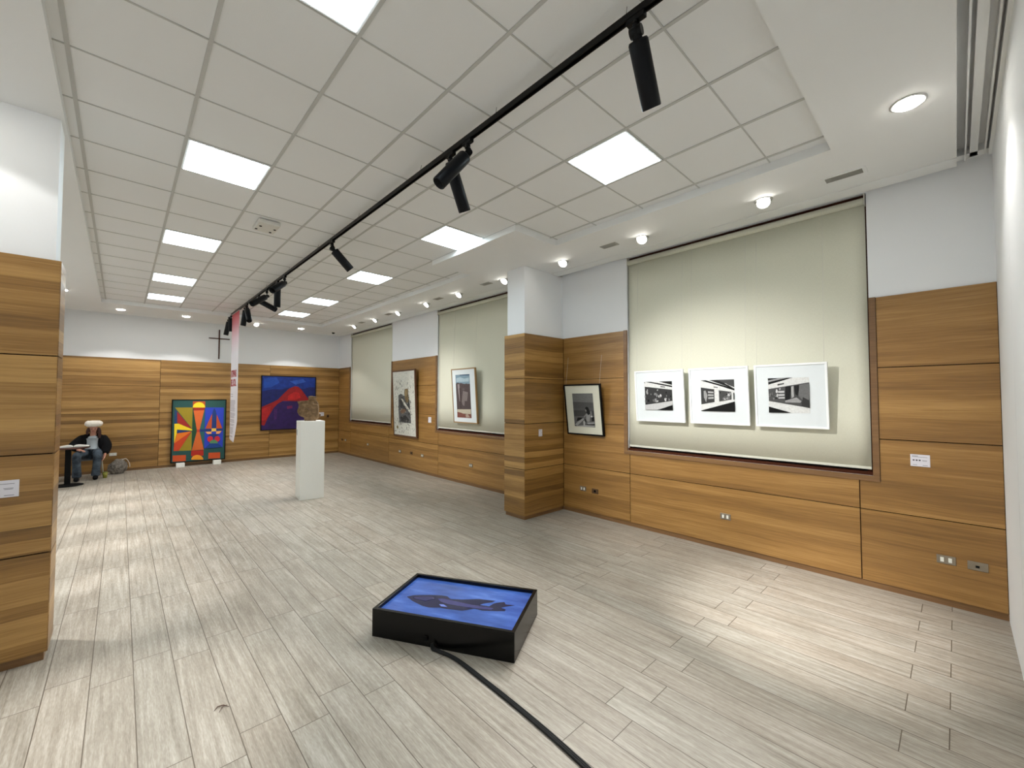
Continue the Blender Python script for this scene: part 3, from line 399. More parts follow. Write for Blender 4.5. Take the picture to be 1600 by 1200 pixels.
'p1':[((215,216,214),[(0.0,1.0),(1.0,1.0),(1.0,0.0),(0.0,0.0)]),((15,15,15),[(0.039,1.0),(0.24,1.0),(0.997,0.844),(1.0,0.792)]),((25,25,25),[(0.545,1.0),(1.0,1.0),(0.999,0.87)]),((30,30,30),[(0.038,0.995),(0.0,0.991),(0.025,0.936)]),((40,40,40),[(0.014,0.829),(0.991,0.706),(0.992,0.321),(0.01,0.174)]),((20,20,20),[(0.17,0.332),(0.161,0.285),(0.132,0.276),(0.107,0.303),(0.107,0.364),(0.14,0.37),(0.157,0.36)]),((120,120,120),[(0.451,0.395),(0.447,0.372),(0.434,0.376),(0.419,0.38),(0.421,0.409),(0.436,0.41),(0.443,0.407)]),((95,95,95),[(0.062,0.302),(0.038,0.25),(0.006,0.246),(0.0,0.272),(0.0,0.336),(0.013,0.36),(0.037,0.341)]),((200,200,200),[(0.782,0.352),(0.776,0.309),(0.735,0.309),(0.725,0.333),(0.713,0.384),(0.742,0.428),(0.769,0.395)]),((120,120,120),[(0.91,0.361),(0.889,0.326),(0.865,0.326),(0.856,0.346),(0.856,0.377),(0.869,0.423),(0.892,0.397)]),((150,150,150),[(0.429,0.353),(0.41,0.32),(0.388,0.302),(0.375,0.335),(0.368,0.379),(0.393,0.408),(0.419,0.396)]),((120,120,120),[(0.483,0.502),(0.466,0.46),(0.439,0.445),(0.43,0.487),(0.431,0.518),(0.444,0.57),(0.482,0.567)]),((120,120,120),[(0.594,0.45),(0.586,0.435),(0.575,0.426),(0.557,0.431),(0.563,0.464),(0.577,0.479),(0.591,0.472)]),((95,95,95),[(0.39,0.324),(0.377,0.274),(0.348,0.276),(0.319,0.294),(0.32,0.357),(0.351,0.396),(0.378,0.367)]),((200,200,200),[(0.54,0.482),(0.542,0.437),(0.516,0.437),(0.507,0.468),(0.503,0.501),(0.521,0.524),(0.539,0.512)]),((120,120,120),[(0.05,0.481),(0.04,0.43),(0.006,0.408),(0.0,0.452),(0.0,0.509),(0.017,0.525),(0.036,0.513)]),((150,150,150),[(0.81,0.402),(0.797,0.37),(0.78,0.379),(0.773,0.393),(0.774,0.411),(0.781,0.444),(0.795,0.424)]),((20,20,20),[(0.809,0.614),(0.804,0.591),(0.786,0.564),(0.773,0.596),(0.774,0.632),(0.792,0.644),(0.811,0.647)]),((150,150,150),[(0.515,0.701),(0.502,0.677),(0.488,0.674),(0.463,0.678),(0.472,0.72),(0.49,0.732),(0.511,0.737)]),((120,120,120),[(0.265,0.552),(0.252,0.533),(0.24,0.527),(0.231,0.542),(0.228,0.567),(0.242,0.589),(0.256,0.575)]),((150,150,150),[(0.477,0.496),(0.47,0.47),(0.455,0.467),(0.447,0.485),(0.445,0.51),(0.459,0.513),(0.468,0.511)]),((95,95,95),[(0.342,0.343),(0.327,0.306),(0.306,0.307),(0.296,0.329),(0.301,0.353),(0.308,0.392),(0.322,0.361)]),((20,20,20),[(0.965,0.488),(0.956,0.454),(0.936,0.452),(0.925,0.475),(0.928,0.501),(0.94,0.515),(0.951,0.507)]),((200,200,200),[(0.629,0.51),(0.616,0.458),(0.588,0.471),(0.557,0.479),(0.566,0.536),(0.591,0.562),(0.614,0.547)]),((120,120,120),[(0.817,0.487),(0.809,0.468),(0.798,0.468),(0.787,0.476),(0.786,0.501),(0.798,0.527),(0.816,0.517)]),((200,200,200),[(0.506,0.307),(0.49,0.289),(0.478,0.282),(0.458,0.287),(0.47,0.319),(0.479,0.349),(0.498,0.337)]),((150,150,150),[(0.412,0.575),(0.397,0.543),(0.375,0.525),(0.358,0.554),(0.372,0.587),(0.382,0.613),(0.395,0.595)]),((120,120,120),[(0.448,0.556),(0.436,0.519),(0.412,0.511),(0.381,0.525),(0.375,0.597),(0.417,0.6),(0.449,0.612)]),((150,150,150),[(0.147,0.621),(0.135,0.552),(0.096,0.56),(0.079,0.599),(0.068,0.657),(0.101,0.702),(0.123,0.651)]),((150,150,150),[(0.144,0.696),(0.137,0.657),(0.105,0.609),(0.089,0.671),(0.1,0.716),(0.118,0.743),(0.142,0.736)]),((150,150,150),[(0.471,0.31),(0.46,0.268),(0.425,0.268),(0.397,0.279),(0.41,0.332),(0.432,0.355),(0.456,0.35)]),((90,90,90),[(0.606,0.844),(0.766,0.823),(0.764,0.788),(0.605,0.808)]),((190,190,190),[(0.01,0.165),(0.991,0.308),(0.995,0.19),(0.47,0.0),(0.01,0.0)]),((12,12,12),[(0.446,0.0),(0.999,0.176),(1.0,0.0)])],
'p2':[((218,219,217),[(0.0,1.0),(1.0,1.0),(1.0,0.0),(0.0,0.0)]),((15,15,15),[(0.008,0.996),(0.166,0.997),(1.0,0.718),(1.0,0.656),(0.498,0.834)]),((60,60,60),[(0.467,0.999),(1.0,1.0),(0.998,0.758),(0.836,0.826),(0.764,0.879),(0.653,0.904)]),((35,35,35),[(0.275,0.995),(0.505,0.998),(0.727,0.887),(0.979,0.734),(0.87,0.759)]),((90,90,90),[(0.401,0.791),(0.526,0.77),(0.525,0.742),(0.403,0.759)]),((45,45,45),[(0.009,0.767),(0.416,0.699),(0.414,0.295),(0.006,0.216)]),((150,150,150),[(0.094,0.652),(0.15,0.668),(0.206,0.509),(0.156,0.284),(0.093,0.447)]),((170,170,170),[(0.228,0.643),(0.39,0.626),(0.392,0.578),(0.225,0.586)]),((170,170,170),[(0.223,0.546),(0.39,0.538),(0.392,0.489),(0.221,0.489)]),((170,170,170),[(0.227,0.448),(0.394,0.457),(0.395,0.4),(0.224,0.391)]),((60,60,60),[(0.552,0.67),(0.909,0.617),(0.907,0.38),(0.553,0.312)]),((120,120,120),[(0.881,0.418),(0.881,0.394),(0.868,0.39),(0.86,0.406),(0.864,0.427),(0.871,0.443),(0.882,0.438)]),((150,150,150),[(0.814,0.398),(0.803,0.374),(0.778,0.374),(0.764,0.379),(0.756,0.426),(0.781,0.444),(0.806,0.447)]),((120,120,120),[(0.71,0.399),(0.705,0.361),(0.676,0.36),(0.662,0.38),(0.662,0.419),(0.679,0.441),(0.697,0.432)]),((200,200,200),[(0.747,0.391),(0.748,0.367),(0.721,0.367),(0.702,0.366),(0.7,0.419),(0.725,0.449),(0.75,0.438)]),((120,120,120),[(0.71,0.415),(0.693,0.386),(0.675,0.368),(0.661,0.395),(0.668,0.428),(0.68,0.447),(0.696,0.446)]),((200,200,200),[(0.875,0.516),(0.852,0.473),(0.828,0.458),(0.801,0.483),(0.808,0.545),(0.833,0.571),(0.852,0.55)]),((120,120,120),[(0.859,0.432),(0.848,0.38),(0.82,0.379),(0.806,0.412),(0.797,0.463),(0.823,0.502),(0.849,0.479)]),((95,95,95),[(0.791,0.475),(0.788,0.448),(0.771,0.429),(0.76,0.458),(0.768,0.484),(0.775,0.517),(0.792,0.507)]),((95,95,95),[(0.905,0.553),(0.904,0.515),(0.883,0.503),(0.863,0.527),(0.867,0.576),(0.889,0.583),(0.903,0.581)]),((150,150,150),[(0.909,0.562),(0.885,0.534),(0.867,0.513),(0.853,0.543),(0.859,0.577),(0.871,0.596),(0.887,0.591)]),((95,95,95),[(0.827,0.578),(0.813,0.561),(0.803,0.555),(0.789,0.562),(0.794,0.591),(0.805,0.598),(0.822,0.606)]),((150,150,150),[(0.916,0.57),(0.903,0.515),(0.876,0.523),(0.856,0.545),(0.862,0.592),(0.877,0.595),(0.904,0.594)]),((95,95,95),[(0.89,0.448),(0.872,0.405),(0.85,0.406),(0.827,0.42),(0.836,0.468),(0.854,0.485),(0.875,0.49)]),((95,95,95),[(0.751,0.435),(0.749,0.393),(0.728,0.4),(0.718,0.421),(0.708,0.46),(0.73,0.48),(0.75,0.473)]),((20,20,20),[(0.796,0.538),(0.794,0.517),(0.783,0.517),(0.769,0.522),(0.772,0.552),(0.785,0.554),(0.794,0.555)]),((20,20,20),[(0.616,0.595),(0.606,0.568),(0.592,0.568),(0.579,0.579),(0.585,0.606),(0.593,0.631),(0.604,0.612)]),((70,70,70),[(0.967,0.593),(1.0,0.589),(0.996,0.38),(0.966,0.38)]),((18,18,18),[(0.0,0.0),(0.001,0.017),(1.0,0.317),(1.0,0.0)])],
'p3':[((214,215,213),[(0.0,1.0),(1.0,1.0),(1.0,0.0),(0.0,0.0)]),((20,20,20),[(0.0,1.0),(0.616,1.0),(0.286,0.896),(0.009,0.815)]),((150,150,150),[(0.001,0.937),(0.259,0.992),(0.478,0.996),(0.009,0.885)]),((60,60,60),[(0.239,0.826),(0.404,0.856),(0.403,0.82),(0.244,0.782)]),((70,70,70),[(0.007,0.686),(1.0,0.858),(0.995,0.147),(0.007,0.337)]),((20,20,20),[(0.1,0.501),(0.093,0.472),(0.08,0.481),(0.074,0.493),(0.065,0.52),(0.081,0.528),(0.092,0.522)]),((95,95,95),[(0.192,0.496),(0.178,0.475),(0.167,0.472),(0.15,0.476),(0.158,0.51),(0.169,0.517),(0.184,0.529)]),((20,20,20),[(0.241,0.479),(0.243,0.448),(0.228,0.45),(0.216,0.464),(0.216,0.497),(0.23,0.515),(0.246,0.512)]),((200,200,200),[(0.242,0.485),(0.237,0.447),(0.219,0.452),(0.2,0.461),(0.206,0.504),(0.22,0.546),(0.246,0.537)]),((120,120,120),[(0.152,0.408),(0.143,0.378),(0.128,0.377),(0.117,0.393),(0.11,0.432),(0.131,0.432),(0.143,0.434)]),((200,200,200),[(0.247,0.625),(0.231,0.572),(0.206,0.573),(0.187,0.6),(0.197,0.643),(0.209,0.689),(0.231,0.668)]),((150,150,150),[(0.071,0.521),(0.061,0.491),(0.046,0.494),(0.025,0.496),(0.04,0.533),(0.048,0.561),(0.064,0.552)]),((150,150,150),[(0.038,0.484),(0.031,0.469),(0.021,0.456),(0.012,0.471),(0.016,0.494),(0.023,0.514),(0.032,0.498)]),((95,95,95),[(0.081,0.505),(0.057,0.47),(0.039,0.463),(0.017,0.478),(0.013,0.539),(0.042,0.552),(0.061,0.543)]),((20,20,20),[(0.292,0.553),(0.286,0.522),(0.269,0.515),(0.258,0.537),(0.259,0.571),(0.272,0.602),(0.287,0.582)]),((20,20,20),[(0.219,0.439),(0.207,0.406),(0.189,0.396),(0.174,0.419),(0.168,0.469),(0.19,0.513),(0.21,0.475)]),((150,150,150),[(0.203,0.468),(0.197,0.451),(0.187,0.443),(0.182,0.46),(0.18,0.479),(0.189,0.494),(0.195,0.478)]),((200,200,200),[(0.314,0.683),(0.304,0.662),(0.291,0.649),(0.286,0.673),(0.287,0.695),(0.294,0.713),(0.31,0.713)]),((95,95,95),[(0.117,0.552),(0.117,0.512),(0.095,0.496),(0.085,0.535),(0.088,0.568),(0.099,0.611),(0.116,0.581)]),((190,190,190),[(0.25,0.626),(0.408,0.633),(0.408,0.576),(0.251,0.571)]),((190,190,190),[(0.253,0.535),(0.41,0.54),(0.408,0.49),(0.254,0.485)]),((190,190,190),[(0.256,0.448),(0.413,0.454),(0.411,0.411),(0.257,0.405)]),((30,30,30),[(0.437,0.747),(0.561,0.765),(0.528,0.354),(0.421,0.354)]),((160,160,160),[(0.575,0.75),(0.636,0.763),(0.639,0.459),(0.577,0.424)]),((35,35,35),[(0.652,0.769),(0.757,0.787),(0.715,0.493),(0.672,0.529)]),((150,150,150),[(0.421,0.354),(0.698,0.441),(0.812,0.336),(0.781,0.29),(0.419,0.301)]),((100,100,100),[(0.772,0.79),(0.999,0.834),(0.994,0.387),(0.842,0.353),(0.745,0.493)]),((40,40,40),[(0.846,0.457),(0.995,0.352),(0.995,0.154),(0.807,0.207)]),((15,15,15),[(0.004,0.179),(0.56,0.008),(0.0,0.0)])],
'air':[((28,30,66),[(0.089,0.429),(0.123,0.489),(0.248,0.566),(0.338,0.596),(0.382,0.593),(0.423,0.539),(0.506,0.569),(0.629,0.647),(0.758,0.664),(0.737,0.61),(0.685,0.549),(0.667,0.504),(0.703,0.505),(0.738,0.506),(0.758,0.59),(0.779,0.624),(0.825,0.669),(0.845,0.616),(0.917,0.625),(0.853,0.555),(0.83,0.514),(0.868,0.496),(0.871,0.452),(0.816,0.421),(0.718,0.382),(0.649,0.395),(0.596,0.328),(0.574,0.307),(0.461,0.289),(0.405,0.292),(0.331,0.257),(0.272,0.27),(0.165,0.345)]),((62,62,112),[(0.329,0.497),(0.375,0.522),(0.6,0.479),(0.779,0.477),(0.771,0.426),(0.571,0.4),(0.442,0.406),(0.369,0.436)]),((110,130,205),[(0.377,0.367),(0.411,0.38),(0.454,0.335),(0.406,0.326)]),((45,45,88),[(0.137,0.439),(0.26,0.525),(0.309,0.485),(0.257,0.39),(0.166,0.405)])]}
# ================================================================ SETTING
XL, XW, YN, YB = -1.20, 5.46, -3.70, 10.30       # left wall, window wall plaster, near wall, back wall
ZC, ZS = 3.80, 3.725                             # tiles, soffit underside
rng = random.Random(3)

bm = bmesh.new(); box(bm, XL-0.1, 5.75, YN-0.1, YB+0.1, -0.05, 0.0)
struct('floor', bm, M['floor'])

# tiled ceiling with openings kept for the lit panels
CELLS = [(1, -3), (1, 1), (1, 5), (1, 9), (1, 12), (5, -3), (5, 1), (5, 5), (5, 9), (5, 12)]
bm = bmesh.new()
xs = [-0.30, 0.0] + [0.6*i for i in range(1, 8)] + [4.40]
ys = [-2.95] + [0.6*j for j in range(-4, 15)] + [8.60]
for i in range(len(xs)-1):
    for j in range(len(ys)-1):
        if (round(xs[i]/0.6), round(ys[j]/0.6)) in CELLS and xs[i+1]-xs[i] > 0.55 and ys[j+1]-ys[j] > 0.55 and xs[i] > 0.3:
            continue
        vs = [bm.verts.new(p) for p in ((xs[i], ys[j], ZC), (xs[i+1], ys[j], ZC), (xs[i+1], ys[j+1], ZC), (xs[i], ys[j+1], ZC))]
        bm.faces.new(vs)
bmesh.ops.remove_doubles(bm, verts=bm.verts[:], dist=1e-5)
ceil_ob = struct('ceiling', bm, M['tile'], 'suspended ceiling of square white mineral tiles')
bm = bmesh.new(); box(bm, XL-0.1, 5.75, YN-0.1, YB+0.1, 3.95, 4.0)
struct('ceiling', bm, M['matt_black'], 'slab above the suspended ceiling')
# grid bars
bm = bmesh.new()
for i in range(0, 8):
    x = 0.6*i; box(bm, x-0.011, x+0.011, -2.83, 8.50, ZC-0.006, ZC+0.004)
for j in range(-4, 15):
    y = 0.6*j; box(bm, -0.06, 4.31, y-0.005, y+0.005, ZC-0.005, ZC+0.004)
struct('trim_1', bm, M['grid'], 'grey metal grid between the ceiling tiles')
# soffit ring
bm = bmesh.new()
box(bm, 4.306, 5.18, YN+0.2, 9.95, ZS, 3.93)
box(bm, 5.18, 5.36, YN+0.2, 9.95, ZS-0.006, 3.93)
box(bm, XL, 4.306, YN+0.2, -2.82, ZS, 3.93)
box(bm, XL, 4.306, 8.50, 9.95, ZS, 3.93)
box(bm, XL, -0.06, -2.82, 8.50, ZS, 3.93)
box(bm, 3.59, 4.306, 0.03, 1.81, ZS, 3.93)
box(bm, 5.36, XW+0.3, 0.88, 1.25, ZS, 3.93)
struct('ceiling', bm, M['white_ceil'], 'dropped plasterboard border around the tiled ceiling')
# stepped recess between border and near wall, gap at window wall and back wall
bm = bmesh.new()
box(bm, XL, 5.75, YN-0.1, YN+0.2, 3.86, 3.93)
box(bm, 5.36, 5.75, YN, YB, 3.80, 3.93)
box(bm, XL, 5.36, 9.95, YB, 3.82, 3.93)
struct('ceiling', bm, M['white_ceil'], 'raised strip of ceiling behind the border')
bm = bmesh.new()
for y0, y1, z0 in ((-3.555, -3.545, 3.775), (-3.62, -3.575, 3.80), (-3.665, -3.655, 3.79), (-3.70, -3.68, 3.775)):
    box(bm, XL, 5.44, y0, y1, z0, 3.87)
box(bm, XL, 5.44, 10.02, 10.05, 3.77, 3.83); box(bm, XL, 5.44, 10.2, 10.3, 3.78, 3.83)
struct('trim_2', bm, M['white_ceil'], 'stepped white moulding in the ceiling recess')

# walls
WIN = [(-2.90, -0.30), (1.95, 4.52), (6.68, 9.37)]
Z0, Z1 = 1.04, 3.745
bm = bmesh.new()
edges = [YN-0.1] + [e for w in WIN for e in w] + [YB+0.1]
for a, b in zip(edges[::2], edges[1::2]): box(bm, XW, 5.62, a, b, 0, 3.93)
for a, b in WIN:
    box(bm, XW, 5.62, a, b, 0, Z0); box(bm, XW, 5.62, a, b, Z1, 3.93)
bmesh.ops.remove_doubles(bm, verts=bm.verts[:], dist=1e-5)
struct('wall_right', bm, M['white_wall'])
bm = bmesh.new(); box(bm, 4.59, XW+0.02, 0.88, 1.25, 0, ZS+0.02)
struct('wall_right', bm, M['white_wall'], 'white pier standing out of the window wall')
bm = bmesh.new(); box(bm, XL-0.1, 5.62, YB, YB+0.1, 0, 3.93)
struct('wall_back', bm, M['white_wall'])
bm = bmesh.new(); box(bm, XL-0.1, XL, YN-0.1, YB+0.1, 0, 3.93)
struct('wall_left', bm, M['white_wall'])
bm = bmesh.new(); box(bm, XL, -0.08, 0.82, 1.09, 0, ZS+0.02)
struct('wall_left', bm, M['white_wall'], 'white pier standing out of the left wall')
bm = bmesh.new()
box(bm, 4.293, 5.62, YN-0.1, YN, 0, 3.93); box(bm, 3.10, 4.287, YN-0.1, YN, 0, 3.93); box(bm, XL-0.1, 3.094, YN-0.1, YN, 0, 3.93)
struct('wall_front', bm, M['white_wall'])
bm = bmesh.new(); box(bm, 3.0, 4.4, YN-0.09, YN-0.012, 0, 3.93)
struct('trim_3', bm, M['groove'], 'dark joint in the white near wall')

# windows behind the blinds
for k, (a, b) in enumerate(WIN):
    bm = bmesh.new()
    t = 0.045
    box(bm, 5.50, 5.60, a, a+t, Z0, Z1); box(bm, 5.50, 5.60, b-t, b, Z0, Z1)
    box(bm, 5.462, 5.60, a, b, Z0, Z0+0.03); box(bm, 5.50, 5.60, a+t, b-t, Z1-t, Z1)
    box(bm, 5.53, 5.58, (a+b)/2-0.03, (a+b)/2+0.03, Z0, Z1)
    w = struct('window_%d' % (k+1), bm, M['win_frame'], 'dark wooden window frame behind a roller blind')
    g = NT('night_glass'); g.b.inputs['Base Color'].default_value = (0.012, 0.014, 0.018, 1); g.b.inputs['Roughness'].default_value = 0.05
    bm = bmesh.new(); box(bm, 5.555, 5.565, a+t, b-t, Z0, Z1-t)
    obj('pane', bm, g.m, w)

# wood panelling
RZ = [0.055 + 0.6665*i for i in range(5)]
G = 0.004
def panels(bm, axis, face, depth, rects):
    for q in rects:
        a, b, z0, z1 = q[:4]
        r = q[4] if len(q) > 4 else rng.random()
        d0, d1 = sorted((face, face+depth))
        if axis == 'x': box(bm, d0, d1, a+G, b-G, z0+G, z1-G, rnd=r)
        else: box(bm, a+G, b-G, d0, d1, z0+G, z1-G, rnd=r)
def rows(a, b, ks=(0, 1, 2, 3)): return [(a, b, RZ[i], RZ[i+1]) for i in ks]
bm = bmesh.new()
R = []
R += rows(YN, -2.80, (0,)) + [(YN, -2.95, RZ[1], RZ[2], 0.37), (-2.95-0.009, -2.80, RZ[1], 0.999, 0.37)] + rows(YN, -2.95, (2, 3))
R += rows(-2.80, -0.335, (0,)) + [(-2.80, -0.335, RZ[1], 0.995)]
R += rows(-0.335, 0.85, (0,)) + [(-0.25, 0.85, RZ[1], RZ[2], 0.71), (-0.335, -0.25+0.009, RZ[1], 0.999, 0.71)] + rows(-0.25, 0.85, (2, 3))
R += rows(1.30, 4.45, (0,)) + [(1.30, 4.45, RZ[1], 0.995)] + [(1.30, 1.90, 1.0, RZ[2])] + rows(1.30, 1.90, (2, 3))
R += rows(4.45, 6.79, (0,)) + [(4.57, 6.63, RZ[1], RZ[2], 0.22), (4.45, 4.579, RZ[1], 0.999, 0.22), (6.621, 6.79, RZ[1], 0.999, 0.22)] + rows(4.57, 6.63, (2, 3))
R += rows(6.79, 9.30, (0,)) + [(6.79, 9.30, RZ[1], 0.995)]
R += rows(9.30, YB-0.03, (0,)) + [(9.42, YB-0.03, RZ[1], RZ[2], 0.55), (9.30, 9.429, RZ[1], 0.999, 0.55)] + rows(9.42, YB-0.03, (2, 3))
panels(bm, 'x', 5.44, 0.012, R)
struct('trim_4', bm, M['wood_plain'], 'oak wall panelling along the window wall')
bm = bmesh.new()
for a, b in ((YN, -2.93), (-0.27, 0.86), (1.26, 1.92), (4.55, 6.65), (9.40, YB)):
    box(bm, 5.452, 5.4605, a, b, 0.055, RZ[4]-0.003)
box(bm, 5.452, 5.4605, YN, YB, 0.055, 0.99)
struct('trim_5', bm, M['groove'], 'dark grooves between the oak panels of the window wall')
# casings round the windows up to panel height
bm = bmesh.new()
for a, b in WIN:
    box(bm, 5.432, 5.462, a-0.05, a-0.001, 0.99, RZ[4], rnd=0.3); box(bm, 5.432, 5.462, b+0.001, b+0.05, 0.99, RZ[4], rnd=0.6)
    box(bm, 5.430, 5.462, a-0.05, b+0.05, 0.99, 1.039, rnd=0.5)
struct('trim_6', bm, M['wood_dark'], 'brown wooden casings around the windows')
# pier panelling right
bm = bmesh.new()
panels(bm, 'y', 0.85, 0.012, rows(4.56, 5.438))
panels(bm, 'x', 4.56, 0.012, rows(0.85, 1.29))
panels(bm, 'y', 1.29, -0.012, rows(4.56, 5.438))
struct('trim_7', bm, M['wood'], 'oak panelling around the pier between the windows')
bm = bmesh.new(); box(bm, 4.572, XW, 0.862, 1.278, 0.055, RZ[4]-0.003)
struct('trim_8', bm, M['groove'], 'dark grooves in the pier panelling')
# left pier panelling
bm = bmesh.new()
panels(bm, 'y', 0.79, 0.012, rows(XL, -0.05))
panels(bm, 'x', -0.05, -0.012, rows(0.79, 1.12))
panels(bm, 'y', 1.12, -0.012, rows(XL, -0.05))
struct('trim_9', bm, M['wood'], 'oak panelling on the near left pier')
bm = bmesh.new(); box(bm, XL, -0.062, 0.802, 1.108, 0.055, RZ[4]-0.003)
struct('trim_10', bm, M['groove'], 'dark grooves in the left pier panelling')
# back wall panelling
bm = bmesh.new()
for a, b in ((XL, 0.99), (0.99, 3.45), (3.45, 5.44)):
    panels(bm, 'y', 10.27, 0.012, rows(a, b))
struct('trim_11', bm, M['wood'], 'oak panelling on the back wall')
bm = bmesh.new(); box(bm, XL, 5.45, 10.282, 10.301, 0.055, RZ[4]-0.003)
struct('trim_12', bm, M['groove'], 'dark grooves in the back wall panelling')
# toe boards
bm = bmesh.new(); 
box(bm, 5.452, 5.461, YN, 0.86, 0, 0.055, rnd=.5); box(bm, 5.452, 5.461, 1.28, YB, 0, 0.055, rnd=.2)
box(bm, 4.578, 5.46, 0.868, 1.272, 0, 0.056, rnd=.4)
struct('baseboard_right', bm, M['wood_dark'])
bm = bmesh.new(); box(bm, XL, 5.46, 10.285, 10.301, 0, 0.055, rnd=.4)
struct('baseboard_back', bm, M['wood_dark'])
bm = bmesh.new(); box(bm, XL, -0.068, 0.808, 1.102, 0, 0.056, rnd=.6)
struct('baseboard_left', bm, M['wood_dark'])

# ================================================================ BLINDS
blind_lab = ['wide pale green roller blind behind the three white frames',
             'pale green roller blind behind the small oak-framed print',
             'pale green roller blind nearest the back wall, bare']
for k, (a, b) in enumerate(WIN):
    t = thing('roller_blind', blind_lab[k], 'blind', (5.475, (a+b)/2, 1.10))
    bm = bmesh.new()
    n = 24; zs = [1.115, 1.6, 2.2, 2.8, 3.3, 3.66]
    grid = []
    for i in range(n+1):
        y = a+0.012+(b-a-0.024)*i/n
        grid.append([bm.verts.new((5.478+0.0015*math.sin(i*1.7+j), y, z)) for j, z in enumerate(zs)])
    for i in range(n):
        for j in range(len(zs)-1):
            f = bm.faces.new((grid[i][j], grid[i+1][j], grid[i+1][j+1], grid[i][j+1])); f.smooth = True
    o = obj('fabric_sheet', bm, M['blind'], t)
    md = o.modifiers.new('thickness', 'SOLIDIFY'); md.thickness = 0.0015
    bm = bmesh.new(); cyl(bm, (5.468, a+0.018, 3.672), (5.468, b-0.018, 3.672), 0.034, n=28)
    obj('roller', bm, M['blind'], t)
    bm = bmesh.new(); box(bm, 5.472, 5.486, a+0.012, b-0.012, 1.093, 1.118)
    obj('bottom_bar', bm, M['blind_bar'], t, bevel=0.003)
    for y in (a+0.008, b-0.016):
        bm = bmesh.new(); box(bm, 5.44, 5.50, y, y+0.008, 3.63, 3.742)
        obj('bracket', bm, M['plastic_white'], t)
    bm = bmesh.new(); tube(bm, [(5.455, b-0.009, 3.66), (5.455, b-0.009, 1.25), (5.458, b-0.010, 1.15), (5.466, b-0.011, 1.25), (5.466, b-0.009, 3.66)], 0.0025, 6)
    obj('pull_chain', bm, M['white_frame'], t)

# ================================================================ LIGHTS
def pos_word(c, r):
    side = 'left' if c == 1 else 'right'
    order = {-3: 'nearest', 1: 'second', 5: 'third', 9: 'fourth', 12: 'last'}[r]
    return side, order
for c, r in CELLS:
    side, order = pos_word(c, r)
    if order in ('nearest', 'last'): lab = 'lit square ceiling panel, %s of the %s-hand row' % ('nearest the camera' if order == 'nearest' else 'nearest the back wall', side)
    else: lab = 'lit square ceiling panel, %s from the camera in the %s-hand row' % (order, side)
    cx, cy = 0.6*c+0.3, 0.6*r+0.3
    t = thing('ceiling_light_panel', lab, 'ceiling light', (cx, cy, ZC), group='square led panels in the ceiling')
    bm = bmesh.new()
    o_, i_ = 0.288, 0.272
    box(bm, cx-o_, cx+o_, cy-o_, cy-i_, ZC-0.008, ZC+0.02); box(bm, cx-o_, cx+o_, cy+i_, cy+o_, ZC-0.008, ZC+0.02)
    box(bm, cx-o_, cx-i_, cy-i_, cy+i_, ZC-0.008, ZC+0.02); box(bm, cx+i_, cx+o_, cy-i_, cy+i_, ZC-0.008, ZC+0.02)
    obj('frame', bm, M['white_frame'], t)
    bm = bmesh.new(); box(bm, cx-i_, cx+i_, cy-i_, cy+i_, ZC-0.011, ZC+0.012)
    obj('diffuser', bm, M['glow'], t)

def flush(x, y, lab, w, group, tilt=(0, 0), size=112, r=0.083, blend=0.2):
    t = thing('recessed_downlight', lab, 'downlight', (x, y, ZS), group=group)
    bm = bmesh.new(); lathe(bm, [(r*0.86, 0.004), (r*0.86, -0.002), (r, -0.008), (r+0.01, -0.004), (r+0.01, 0.0), (r*0.9, 0.004)], 36, M4=Matrix.Translation((x, y, ZS)))
    obj('trim_ring', bm, M['trim_ring'], t)
    bm = bmesh.new(); lathe(bm, [(r*0.86, -0.001), (r*0.86, -0.012), (r*0.8, -0.016), (0.001, -0.018)], 36, M4=Matrix.Translation((x, y, ZS)))
    obj('diffuser', bm, M['disc'], t)
    spot(t, (x, y, ZS-0.03), (tilt[0], tilt[1], -1), w, size, blend, r=0.04)
flush(4.03, -3.28, 'large round recessed downlight in the border near the right corner', FLUSH_W*0.35, 'round recessed downlights', blend=0.6)
for x, lab in ((0.23, 'round recessed downlight over the person by the back wall'), (1.38, 'round recessed downlight left of the wall cross'),
               (3.95, 'round recessed downlight over the red and blue painting')):
    flush(x, 9.2, lab, FLUSH_W*0.5, 'round recessed downlights')
for y, order in ((-2.19, 'nearest the camera'), (-0.40, 'second from the camera'), (0.30, 'just in front of the left pier'), (1.634, 'just behind the left pier'), (2.91, 'second behind the left pier'),
                 (4.05, 'third behind the left pier'), (5.27, 'fourth behind the left pier'), (6.46, 'fifth behind the left pier'), (7.59, 'glimpsed beside the left pier edge')):
    flush(-0.55, y, 'round recessed downlight over the left side, '+order, LEFT_W*(0.11 if y == 0.30 else 2.4 if y == -0.40 else 1.9), 'left side downlights', tilt=(0, 0) if y == 0.30 else (0.20, 0), size=112 if y == 0.30 else 34, blend=0.15 if y == 0.30 else 0.75)

